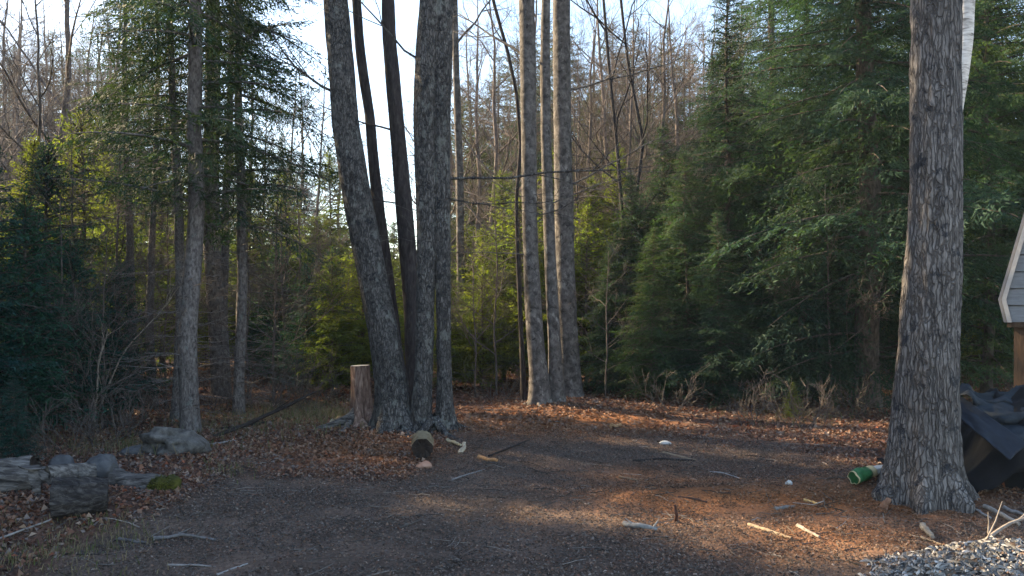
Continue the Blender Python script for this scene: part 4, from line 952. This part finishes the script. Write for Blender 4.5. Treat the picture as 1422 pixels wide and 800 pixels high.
PALE, TAN, DK, GREY, RED = (0.27, 0.20, 0.135), (0.25, 0.18, 0.115), (0.03, 0.024, 0.022), (0.24, 0.22, 0.21), (0.24, 0.13, 0.085)
stick("long dark branch slanting up from beside the boulder towards the stump", [(296, 606, 0.02), (345, 588, 0.14), (400, 563, 0.33), (436, 545, 0.47)], 0.025, DK, 1, "fallen_branch", 4, "branch")
stick("dark branch lying low beneath the slanting dark branch", [(300, 596, 0.02), (340, 592, 0.04), (385, 583, 0.03)], 0.018, DK, 2, "fallen_branch", 2, "branch")
stick("pale stick on the ground at the boulder's foot", [(272, 620, 0.02), (330, 612, 0.02)], 0.016, GREY, 3)
stick("dark straight stick propped on wood scraps near the short cut log", [(679, 633, 0.02), (735, 611, 0.05)], 0.012, DK, 4)
stick("pale tan stick lying alone in the clearing beside a grey flat chip", [(1040, 729, 0.01), (1068, 737, 0.012), (1100, 748, 0.01)], 0.017, PALE, 5)
stick("short grey-tan board end lying beside the pale tan stick", [(1106, 730, 0.01), (1137, 746, 0.01)], 0.016, (0.26, 0.22, 0.185), 6)
stick("short dark stake standing upright in the dirt", [(938, 727, -0.02), (939, 714, 0.07), (935, 700, 0.145)], 0.017, (0.07, 0.035, 0.028), 7, "stake", cat="stake")
stick("pale yellowish stick at the dark rut's far side", [(922, 629, 0.01), (945, 634, 0.015), (965, 639, 0.01)], 0.018, PALE, 8)
stick("thin bleached twig lying along the dark rut", [(985, 655, 0.01), (1005, 657, 0.02), (1030, 665, 0.01)], 0.009, (0.34, 0.32, 0.31), 9, "twig", 2, "twig")
stick("long dark stick along the far side of the rut", [(880, 640, 0.01), (915, 637, 0.02), (965, 640, 0.01)], 0.014, DK, 10)
stick("dark stick half buried in orange duff", [(942, 690, 0.01), (982, 697, 0.01)], 0.014, (0.05, 0.03, 0.025), 11)
stick("bright orange-tan splinter on the duff near the green cup", [(1117, 694, 0.012), (1135, 699, 0.012)], 0.013, (0.52, 0.33, 0.14), 12, "wood_splinter", cat="splinter")
stick("grey flat chip of bark on the duff", [(1076, 707, 0.01), (1103, 703, 0.01)], 0.022, (0.17, 0.16, 0.15), 13, "bark_chip", cat="bark")
stick("pale broken wood piece in front of the furrowed trunk's foot", [(1280, 730, 0.02), (1293, 745, 0.03)], 0.024, (0.28, 0.24, 0.19), 14, "wood_piece", cat="wood")
stick("pale thin stick beneath the broken wood piece", [(1280, 746, 0.01), (1310, 757, 0.012)], 0.010, PALE, 15)
stick("brown root stub sticking out at the furrowed trunk's foot", [(1225, 705, 0.01), (1234, 694, 0.07)], 0.035, RED, 16, "root_stub", cat="root")
stick("thick pale stick in front of the tarp", [(1367, 703, 0.03), (1393, 715, 0.05), (1417, 729, 0.03)], 0.020, (0.27, 0.24, 0.21), 17)
stick("thin grey stick beneath the thick pale stick by the tarp", [(1345, 702, 0.02), (1376, 719, 0.02)], 0.012, GREY, 18)
stick("grey stick beside the tarp's lower edge", [(1395, 705, 0.03), (1440, 722, 0.03)], 0.015, GREY, 19)
stick("forked grey branch rising out of the bark heap towards the tarp", [(1358, 800, 0.05), (1355, 768, 0.12), (1368, 748, 0.16), (1400, 728, 0.22), (1440, 716, 0.26)], 0.014, (0.22, 0.19, 0.17), 20, "fallen_branch", 4, "branch")
stick("pale wood scrap standing on edge near the short cut log", [(640, 628, 0.02), (645, 614, 0.10)], 0.03, (0.40, 0.33, 0.25), 21, "wood_scrap", cat="wood")
stick("orange-brown wood scrap at the foot of the dark propped stick", [(664, 634, 0.02), (690, 640, 0.03)], 0.028, (0.40, 0.22, 0.11), 22, "wood_scrap", cat="wood")
stick("tan wood scrap beside the pale scrap standing on edge", [(622, 612, 0.02), (640, 618, 0.03)], 0.025, (0.42, 0.36, 0.24), 23, "wood_scrap", cat="wood")
stick("tan wood chunk in red leaves beyond the rut", [(848, 592, 0.03), (862, 590, 0.03)], 0.035, (0.36, 0.22, 0.12), 24, "wood_chunk", cat="wood")
stick("pale tan stick lying at the near edge of the dark rut", [(860, 662, 0.01), (885, 667, 0.01)], 0.012, TAN, 25)
stick("thin grey stick in the trodden dirt below the short cut log", [(628, 666, 0.01), (672, 652, 0.015)], 0.010, GREY, 26)
stick("dark curved stick in the dirt near the mossy bank", [(215, 748, 0.01), (255, 742, 0.03), (302, 750, 0.01)], 0.014, (0.16, 0.15, 0.15), 27, forks=2)
stick("short grey stick in the dirt beside the dark curved stick", [(165, 748, 0.01), (205, 754, 0.01)], 0.014, (0.12, 0.11, 0.11), 28)
stick("grey stick lying across the dirt near the photo's front edge", [(232, 785, 0.01), (262, 784, 0.012), (303, 788, 0.01)], 0.009, GREY, 29)
stick("bleached stick at the clearing's front edge", [(302, 798, 0.01), (344, 783, 0.012)], 0.009, (0.30, 0.28, 0.27), 30)
stick("long grey twig on the mossy bank below the log pile", [(-10, 752, 0.02), (35, 735, 0.02), (70, 722, 0.02)], 0.010, GREY, 31)
stick("grey dead branch with bark shreds lying flat in the dirt", [(866, 728, 0.015), (890, 731, 0.03), (912, 735, 0.015)], 0.022, (0.20, 0.20, 0.20), 32, "dead_branch", 3, "branch")
def lean_branch(label, pts, r, seed, forks):
    P = np.array([pt(*p) for p in pts]); t = np.linspace(0, len(P) - 1, 14)
    P = np.stack([np.interp(t, np.arange(len(P)), P[:, j]) for j in range(3)], 1)
    P[0, 2] = min(P[0, 2], float(gh(P[0, 0], P[0, 1])))
    base = P[0].copy(); mb = MB(); g = np.random.default_rng(seed); P[1:-1] += g.normal(0, 0.01, (12, 3))
    add_tube(mb, P - base, np.linspace(r, 0.003, 14), 6, (0.25, 0.21, 0.17))
    for k in range(forks):
        i = g.integers(4, 13); dr = unit(P[i] - P[i - 1]) + g.normal(0, 0.6, 3)
        add_tube(mb, wob(P[i] - base, P[i] - base + unit(dr) * g.uniform(.25, .6), 6, 0.06, seed + k), np.linspace(r * .4, 0.0015, 6), 4, (0.25, 0.21, 0.17))
    tag(mb.build("leaning_branch", M['stick'], None, True, base), label, "branch")
lean_branch("leaning pale dead branch among the brush beside the dark firs", [(130, 590, 10.6), (170, 490, 10.8), (215, 440, 11), (252, 395, 11.3)], 0.014, 33, 7)
lean_branch("snapped bare stem with drooping twigs leaning over the dark firs", [(132, 575, 10.2), (138, 500, 10.2), (150, 460, 10.3)], 0.016, 34, 6)
# paper scrap
x, y, z = on_ground(925, 617)
rock_obj("paper_scrap", "small white crumpled scrap lying beyond the rut", (x, y, z + .015), (0.065, 0.04, 0.035), M['whiteplastic'], 81, "litter")
x, y, z = on_ground(1096, 673)
rock_obj("paper_scrap", "tiny white crumpled scrap lying in the dark rut", (x, y, z + .01), (0.03, 0.025, 0.025), M['whiteplastic'], 82, "litter")

# ------------------------------------------------------------------ green cup by the furrowed trunk
x, y, z = on_ground(1203, 672)
k = y / F
cup = thing("plastic_cup", "crumpled green and white plastic cup lying against the furrowed trunk", "cup", (x, y, z))
A, B = np.array((-20 * k, -0.03, 0.06)), np.array((26 * k, 0.07, 0.11))
def seg(name, t0, t1, r0, r1, mat, cap0=False):
    mb = MB(); t = np.linspace(t0, t1, 8)[:, None]; P = A * (1 - t) + B * t
    cr = lambda rr, th, PP: rr * (0.9 + 0.45 * (vnoise(np.cos(th)[None] * 2, np.sin(th)[None] * 2, PP[:, 0:1] * 16) - .4))
    v, q, V = tube(P, np.linspace(r0, r1, 8), 20, shape=cr); mb.add(v, q)
    if cap0:
        c = V[0].mean(0) + (B - A) * 0.08; mb.add(np.concatenate([V[0], c[None]]), cap_faces(0, 20, 20, True))
    o = mb.build(name, mat, cup, True); s = o.modifiers.new("wall", 'SOLIDIFY'); s.thickness = 0.003
seg("rim", -0.02, 0.04, 0.060, 0.061, M['tanlabel'])
seg("base", 0.0, 0.05, 0.056, 0.058, M['green'], True)
seg("body", 0.03, 0.52, 0.062, 0.058, M['green'])
seg("label_band", 0.51, 0.72, 0.056, 0.050, M['tanlabel'])
seg("neck", 0.71, 1.1, 0.044, 0.026, M['whiteplastic'])

# ------------------------------------------------------------------ tarp pile
tx, ty, tz = on_ground(1400, 690)
tp = thing("tarp_pile", "rumpled black tarp heaped beside the furrowed trunk", "tarp", (tx, ty, tz))
def sheet(name, fx, mat, nu=90, nv=70, thick=0.006):
    u, v = np.meshgrid(np.linspace(0, 1, nu), np.linspace(0, 1, nv))
    P = np.stack(fx(u, v), -1).reshape(-1, 3)
    i = np.arange(nv - 1)[:, None] * nu; j = np.arange(nu - 1)[None]
    mb = MB(); mb.add(P, np.stack([i + j, i + j + 1, i + nu + j + 1, i + nu + j], -1).reshape(-1, 4))
    o = mb.build(name, mat, tp, True); s = o.modifiers.new("thickness", 'SOLIDIFY'); s.thickness = thick
    return o
def folds(x, y, s):
    a = np.abs(2 * vnoise(x * 2.3 + s, y * 2.3 + x, 2) - 1); b = np.abs(2 * vnoise(x * 4.1 + s, y * 5.3 - x * 2, 7) - 1); c = np.abs(2 * vnoise(x * 9 - y * 4, y * 9 + s, 4) - 1)
    return 1 - (0.6 * a + 0.3 * b + 0.14 * c)
def main_sheet(u, v):
    X = -0.36 + 2.2 * u; Y = -0.05 + 1.6 * v
    h = 0.74 * np.clip(np.sin(np.clip(v * 1.15 + 0.02, 0, 1) * math.pi), 0, 1) ** 0.45 * sstep(-0.02, 0.22, u) * sstep(1.02, 0.85, u)
    h = h * (0.58 + 0.58 * folds(X, Y, 3)) + 0.10 * folds(X * 2.4, Y * 2.4, 8) + 0.10 * np.exp(-((u - .22) / .08) ** 2) * v
    Yb = Y - 0.30 * h
    return X, Yb + 0.05 * (fbm(X * 4, h * 4, 1) - .5), h - 0.03
sheet("cover", main_sheet, M['tarp'])
rock_obj("stacked_bulk", None, (0.62, 0.62, 0.1), (0.95, 0.52, 0.52), M['tarp'], 83, parent=tp, rough=0.25)
def flap_sheet(u, v):
    a, b, c, d = np.array((-0.30, 0.30, 0.76)), np.array((1.15, 0.18, 0.84)), np.array((-0.02, -0.13, 0.45)), np.array((1.2, -0.22, 0.56))
    P = (a[:, None, None] * (1 - u) * (1 - v) + b[:, None, None] * u * (1 - v) + c[:, None, None] * (1 - u) * v + d[:, None, None] * u * v)
    P[2] += 0.30 * (folds(P[0] * 1.1, v * 0.9 + u * .6, 5) - 0.6) + 0.05 * np.sin(v * math.pi)
    P[1] += 0.22 * (folds(P[0] * 1.3, v * 1.4, 9) - .5)
    return P[0], P[1], P[2]
sheet("faded_flap", flap_sheet, M['tarp_blue'], 60, 40)
def edge_sheet(u, v):
    a, b, c, d = np.array((-0.40, 0.36, 0.74)), np.array((-0.24, 0.34, 0.80)), np.array((-0.14, -0.20, 0.34)), np.array((0.02, -0.16, 0.46))
    P = (a[:, None, None] * (1 - u) * (1 - v) + b[:, None, None] * u * (1 - v) + c[:, None, None] * (1 - u) * v + d[:, None, None] * u * v)
    P[1] += 0.04 * (folds(u, v * 2, 2) - .5)
    return P[0], P[1] - 0.05, P[2]
sheet("folded_edge", edge_sheet, plain("navy_tarp", (0.010, 0.013, 0.021), (0.02, 0.026, 0.037), 6, 0.3, 0.5), 20, 40)

# ------------------------------------------------------------------ grey bark heap in the near corner
hx, hy, hz = on_ground(1330, 800)
heap = thing("bark_heap", "heap of shaggy grey bark chips in front of the tarp", "bark heap", (hx, hy, hz))
n = 70
X, Y = np.meshgrid(np.linspace(-0.75, 1.3, n), np.linspace(-0.9, 0.55, n))
def heap_h(X, Y):
    a = 0.17 * np.exp(-((X - 0.25) / 0.45) ** 2 - ((Y - 0.05) / 0.28) ** 2) + 0.10 * np.exp(-((X + 0.28) / 0.22) ** 2 - ((Y + 0.16) / 0.14) ** 2) + 0.16 * np.exp(-((X - 0.6) / 0.6) ** 2 - ((Y + 0.5) / 0.5) ** 2)
    return a * (0.7 + 0.6 * fbm(X * 7, Y * 7, 3, 3))
Zh = heap_h(X, Y) + gh(X + hx, Y + hy) - hz - 0.03 + 0.02 * np.minimum(1, heap_h(X, Y) / 0.05)
V = np.stack([X, Y, Zh], -1).reshape(-1, 3); i = np.arange(n - 1)[:, None] * n; j = np.arange(n - 1)[None]
mb = MB(); mb.add(V, np.stack([i + j, i + j + 1, i + n + j + 1, i + n + j], -1).reshape(-1, 4)); mb.build("core", M['deadwood'], heap, True)
mb = MB(); g = np.random.default_rng(91); cnt = 0
while cnt < 9000:
    a, b = g.uniform(-0.75, 1.3), g.uniform(-0.9, 0.5)
    hh = float(heap_h(a, b))
    if hh < 0.035 * g.uniform(0.3, 1.2): continue
    cnt += 1
    L = g.uniform(0.008, 0.055) * g.uniform(.4, 1); w = g.uniform(0.002, 0.008); az = g.normal(0.3, 0.9); el = g.normal(0, 0.3)
    f = np.array((math.cos(az) * math.cos(el), math.sin(az) * math.cos(el), math.sin(el))) * L
    s = np.array((-math.sin(az), math.cos(az), g.normal(0, 0.5))) * w; up = np.array((0, 0, 0.006))
    p = np.array((a, b, hh + float(gh(a + hx, b + hy)) - hz + g.uniform(-0.005, 0.012)))
    vv = [p - f - s, p - f * .8 + s, p + f + s * .7, p + f * .9 - s, p - f * .5 + up * 2, p + f * .6 + up * 2]
    c = g.choice((0.10, 0.2, 0.3, 0.42), p=(.15, .3, .35, .2)) * g.uniform(.7, 1.2); col = (c * 1.0, c * 0.97, c * 0.95) if g.random() < .8 else (c * .7, c * .48, c * .36)
    mb.add(vv, [[0, 1, 4, 4][:3] + [4], ] if False else [[0, 1, 5, 4], [1, 2, 5, 4], [2, 3, 4, 5], [3, 0, 4, 5]], col)
o = mb.build("bark_chips", M['chip'], heap); o["kind"] = "stuff"

# ------------------------------------------------------------------ shed at the right edge
sd = 9.0
sh_x, sh_y = px_x(1396, sd), sd
sz0 = float(gh(sh_x + 0.4, sh_y))
shed = thing("shed", "grey sided raised shed on wooden posts at the clearing's edge", "shed", (sh_x, sh_y, sz0), None, math.radians(-37))
def zpx(py): return EYE + (HZ - py) / F * sd - sz0
def box(mb, x0, x1, y0, y1, z0, z1, skew0=0.0, skew1=0.0):
    v = [(x0, y0, z0), (x1, y0, z0), (x1, y1, z0), (x0, y1, z0), (x0 + skew0, y0, z1), (x1 + skew1, y0, z1), (x1 + skew1, y1, z1), (x0 + skew0, y1, z1)]
    mb.add(v, [[0, 3, 2, 1], [4, 5, 6, 7], [0, 1, 5, 4], [1, 2, 6, 5], [2, 3, 7, 6], [3, 0, 4, 7]])
slope = (1422 - 1394) / (415 - 305.0)
zb, zk, zt = zpx(447), zpx(416), zpx(240)
Wd = 2.6
ze = zb
nb = 0
while ze < zt - 0.02:
    z1 = min(ze + 0.19, zt)
    left = lambda z: 0.035 + (-0.05 * (z - zb) / (zk - zb) if z < zk else -0.05 + slope * (z - zk))
    mb = MB(); box(mb, left(ze), Wd - left(ze), -0.014, 0.02, ze, z1 - 0.012, left(z1) - left(ze), -(left(z1) - left(ze)))
    # lap the lower edge outwards
    mb.v[-1] = mb.v[-1] + np.array([(0, -0.018 if vv[2] < (ze + z1) / 2 and vv[1] < 0 else 0, 0) for vv in mb.v[-1]])
    mb.build("siding_board", M['siding'], shed); ze = z1
mb = MB(); box(mb, 0.06, Wd - 0.06, 0.024, 2.4, zb + 0.02, zk); mb.build("wall", M['siding'], shed)
mb = MB(); box(mb, 0.06, Wd - 0.06, 0.024, 2.4, zk, zt, slope * (zt - zk), -slope * (zt - zk)); mb.build("upper_wall", M['siding'], shed)
for sgn in (1, -1):
    for off, ydp, wid, nm in ((0.0, -0.07, 0.045, "rake_trim"), (-0.035, -0.05, 0.03, "roof_edge")):
        mb = MB()
        x0 = -0.02 + off
        pts = [(x0 + 0.045, zb - 0.005), (x0 - 0.01, zk), (x0 - 0.01 + slope * (zt - zk), zt)]
        for (xa, za), (xb, zb2) in zip(pts[:-1], pts[1:]):
            if sgn > 0: box(mb, xa, xa + wid, ydp, 2.45 if nm == "roof_edge" else -0.035, za, zb2, xb - xa, xb - xa)
            else: box(mb, Wd - xa - wid, Wd - xa, ydp, 2.45 if nm == "roof_edge" else -0.035, za, zb2, xa - xb, xa - xb)
        mb.build(nm, M['trim' if nm == "rake_trim" else 'roofing'], shed)
mb = MB()
box(mb, slope * (zt - zk) - 0.1, Wd - slope * (zt - zk) + 0.1, -0.08, 2.46, zt + 0.003, zt + 0.04); mb.build("roof", M['roofing'], shed)
mb = MB(); box(mb, 0.02, Wd - 0.02, -0.03, 2.4, zb - 0.06, zb - 0.002); mb.build("floor_beam", M['post'], shed)
for px_, yy in ((0.08, 0.02), (Wd - 0.18, 0.02), (0.08, 2.25), (Wd - 0.18, 2.25)):
    mb = MB(); box(mb, px_, px_ + 0.10, yy, yy + 0.10, -0.2, zb - 0.063); mb.build("post", M['post'], shed)

# ------------------------------------------------------------------ litter on the ground
def wedge(nn, d0, d1, g, pxl=-60, pxr=1480):
    d = np.sqrt(g.uniform(d0 ** 2, d1 ** 2, nn)); px = g.uniform(pxl, pxr, nn)
    return (px - CX) / F * d, d
def leaves(nn, d0, d1, seed, size, dens, name, label):
    g = np.random.default_rng(seed)
    x, y = wedge(nn, d0, d1, g)
    for bx, by, br in BASES:
        m_ = 260; aa = g.uniform(0, 6.28, m_); rr_ = br + np.abs(g.normal(0, 0.14, m_)); x = np.concatenate([x, bx + np.cos(aa) * rr_]); y = np.concatenate([y, by + np.sin(aa) * rr_])
    nn = len(x)
    li, du = zone(x, y)
    clump = fbm(x * 1.8, y * 1.8, 12.0, 3)
    p = dens(li, du) * (0.35 + 1.3 * sstep(0.35, 0.65, clump))
    k = g.random(nn) < p; x, y, li, du = x[k], y[k], li[k], du[k]; n_ = len(x)
    z = gh(x, y) + g.uniform(0.002, 0.022, n_)
    a = g.uniform(0, 6.28, n_); L = g.uniform(*size, n_) * (0.42 + 0.58 * li); w = L * g.uniform(0.28, 0.48, n_)
    t1, t2 = g.normal(0, 0.35, n_), g.normal(0, 0.45, n_)
    f = np.stack([np.cos(a), np.sin(a), t1], 1); s = np.stack([-np.sin(a), np.cos(a), t2], 1)
    c = np.stack([x, y, z], 1)
    curl = g.uniform(-0.1, 0.5, n_)[:, None] * L[:, None] * np.array((0, 0, 1.0))
    Lc, wc = L[:, None], w[:, None]
    P = np.stack([c - f * Lc * .5, c + s * wc * .9 - f * Lc * .05 + curl, c + f * Lc * .5, c - s * wc * .9 - f * Lc * .05 + curl, c + f * Lc * 0.0], 1)
    b = np.arange(n_)[:, None] * 5
    T = np.concatenate([b + np.array(((0, 4, 1),)), b + np.array(((4, 2, 1),)), b + np.array(((4, 3, 2),)), b + np.array(((0, 3, 4),))])
    pal = np.array([(0.22, 0.105, 0.066), (0.16, 0.078, 0.052), (0.27, 0.155, 0.105), (0.34, 0.24, 0.18), (0.11, 0.062, 0.047), (0.26, 0.09, 0.05), (0.20, 0.16, 0.145)])
    pw = np.array([.18, .19, .18, .11, .14, .05, .15])
    col = pal[g.choice(7, n_, p=pw)] * g.uniform(0.7, 1.2, (n_, 1))
    grey = np.array((0.135, 0.105, 0.088)) * g.uniform(0.5, 1.5, (n_, 1))
    mixk = np.clip((1 - li) * 0.55 * (1 - du), 0, 1)[:, None]
    col = col * (1 - mixk) + grey * mixk
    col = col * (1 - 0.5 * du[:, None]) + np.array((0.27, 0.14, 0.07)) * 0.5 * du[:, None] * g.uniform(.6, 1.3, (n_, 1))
    mb = MB(); mb.add(P.reshape(-1, 3), T, np.tile(col, (4, 1)))
    tag(mb.build(name, M['leaf']), label, "leaves", kind="stuff")
leaves(150000, 4.5, 10.5, 101, (0.022, 0.062), lambda li, du: 0.34 + 0.60 * li + 0.2 * du, "leaf_litter", "dry brown fallen leaves strewn over the near clearing floor")
leaves(80000, 10.5, 20, 102, (0.038, 0.080), lambda li, du: 0.9 + 0 * li, "leaf_litter", "dry brown fallen leaves covering the wood floor under the trees")
def chips(nn, d0, d1, seed):
    g = np.random.default_rng(seed); x, y = wedge(nn, d0, d1, g); li, du = zone(x, y)
    k = g.random(nn) < 0.9 - 0.5 * li; x, y, du = x[k], y[k], du[k]; n_ = len(x)
    z = gh(x, y) + g.uniform(0.0, 0.012, n_)
    a = g.uniform(0, 6.28, n_); L = g.uniform(0.003, 0.014, n_)[:, None]; w = g.uniform(0.0015, 0.005, n_)[:, None]
    f = np.stack([np.cos(a), np.sin(a), g.normal(0, .25, n_)], 1) * L; s = np.stack([-np.sin(a), np.cos(a), g.normal(0, .4, n_)], 1) * w
    c = np.stack([x, y, z], 1); up = np.array((0, 0, 0.007))
    P = np.stack([c - f - s, c + f * .8 - s, c + f + s, c - f * .7 + s, c + up], 1)
    b = np.arange(n_)[:, None] * 5
    T = np.concatenate([b + np.array(((0, 1, 4),)), b + np.array(((1, 2, 4),)), b + np.array(((2, 3, 4),)), b + np.array(((3, 0, 4),))])
    v = g.choice((0.045, 0.075, 0.105, 0.14, 0.24), n_, p=(.28, .33, .25, .12, .02))[:, None] * g.uniform(.7, 1.3, (n_, 1))
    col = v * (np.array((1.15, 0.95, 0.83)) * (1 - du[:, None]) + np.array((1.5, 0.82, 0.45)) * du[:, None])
    mb = MB(); mb.add(P.reshape(-1, 3), T, np.tile(col, (4, 1)))
    tag(mb.build("wood_chips", M['chip']), "small dark wood chips and crumbs scattered over the trodden dirt", "wood chips", kind="stuff")
chips(125000, 4.4, 10.5, 111)
def twigs(nn, seed):
    g = np.random.default_rng(seed); x, y = wedge(nn, 4.5, 13.5, g); mb = MB()
    for k in range(nn):
        L = g.uniform(0.05, 0.28) * (1.6 if g.random() < 0.12 else 1); a = g.uniform(0, 3.14)
        p0 = np.array((x[k], y[k], 0)); p1 = p0 + np.array((math.cos(a), math.sin(a), 0)) * L
        P = wob(p0, p1, 4, 0.09, int(g.integers(1e6))); P[:, 2] = gh(P[:, 0], P[:, 1]) + 0.006 + np.abs(g.normal(0, 0.008, 4))
        v = g.choice((0.04, 0.09, 0.15, 0.26), p=(.3, .35, .25, .1)) * g.uniform(.8, 1.2)
        add_tube(mb, P, np.linspace(1, .6, 4) * g.uniform(0.0018, 0.0055), 4, (v, v * .86, v * .76))
    tag(mb.build("twig_litter", M['stick']), "thin fallen twigs strewn over the clearing floor", "twigs", kind="stuff")
twigs(2500, 121)
def dry_grass(seed):
    g = np.random.default_rng(seed); mb = MB()
    for cxp, cyp, sxp, syp, nn in ((430, 575, 60, 12, 1400), (330, 590, 70, 14, 700), (470, 590, 40, 10, 500), (180, 625, 60, 10, 500), (310, 655, 25, 6, 150), (60, 760, 60, 18, 500), (150, 735, 40, 8, 250), (1090, 580, 50, 8, 300)):
        for _ in range(nn):
            px, py = g.normal(cxp, sxp), g.normal(cyp, syp)
            x, y = flat_at(px, max(py, 545)); z = float(gh(x, y)); h = g.uniform(0.05, 0.22) * (0.5 if cyp > 640 else 1); a = g.uniform(0, 6.28); b = g.uniform(.2, .9) * h
            w = g.uniform(0.002, 0.004)
            p = np.array((x, y, z - .01)); m_ = p + np.array((math.cos(a) * b * .4, math.sin(a) * b * .4, h * .7)); t = p + np.array((math.cos(a) * b, math.sin(a) * b, h * .85))
            s = np.array((w, 0, 0))
            c = g.uniform(.6, 1.3); col = np.array((0.19, 0.15, 0.085) if g.random() < .7 else (0.10, 0.12, 0.04)) * c
            mb.add([p - s, p + s, m_ + s * .7, m_ - s * .7], [[0, 1, 2, 3]], col); mb.add([m_ - s * .7, m_ + s * .7, t], [[0, 1, 2]], col)
    tag(mb.build("dry_grass", M['leaf']), "thin dry grass and weeds tufting the litter by the stump and bank", "grass", kind="stuff")
dry_grass(131)

# ------------------------------------------------------------------ thin evening haze in the wood
mb = MB()
V = np.array([(x, y, z) for z in (-2.0, 19.0) for y in (-6.0, 90.0) for x in (-75.0, 75.0)])
mb.add(V, [[0, 2, 3, 1], [4, 5, 7, 6], [0, 1, 5, 4], [2, 6, 7, 3], [0, 4, 6, 2], [1, 3, 7, 5]])
hm = bpy.data.materials.new("haze"); hm.use_nodes = True; hn = hm.node_tree.nodes; hn.clear()
pv = hn.new("ShaderNodeVolumePrincipled"); pv.inputs["Density"].default_value = 0.0009; pv.inputs["Color"].default_value = (0.80, 0.92, 1.0, 1)
ho = hn.new("ShaderNodeOutputMaterial"); hm.node_tree.links.new(pv.outputs[0], ho.inputs["Volume"])
tag(mb.build("haze", hm), "thin pale evening haze hanging through the wood", "haze", kind="stuff")
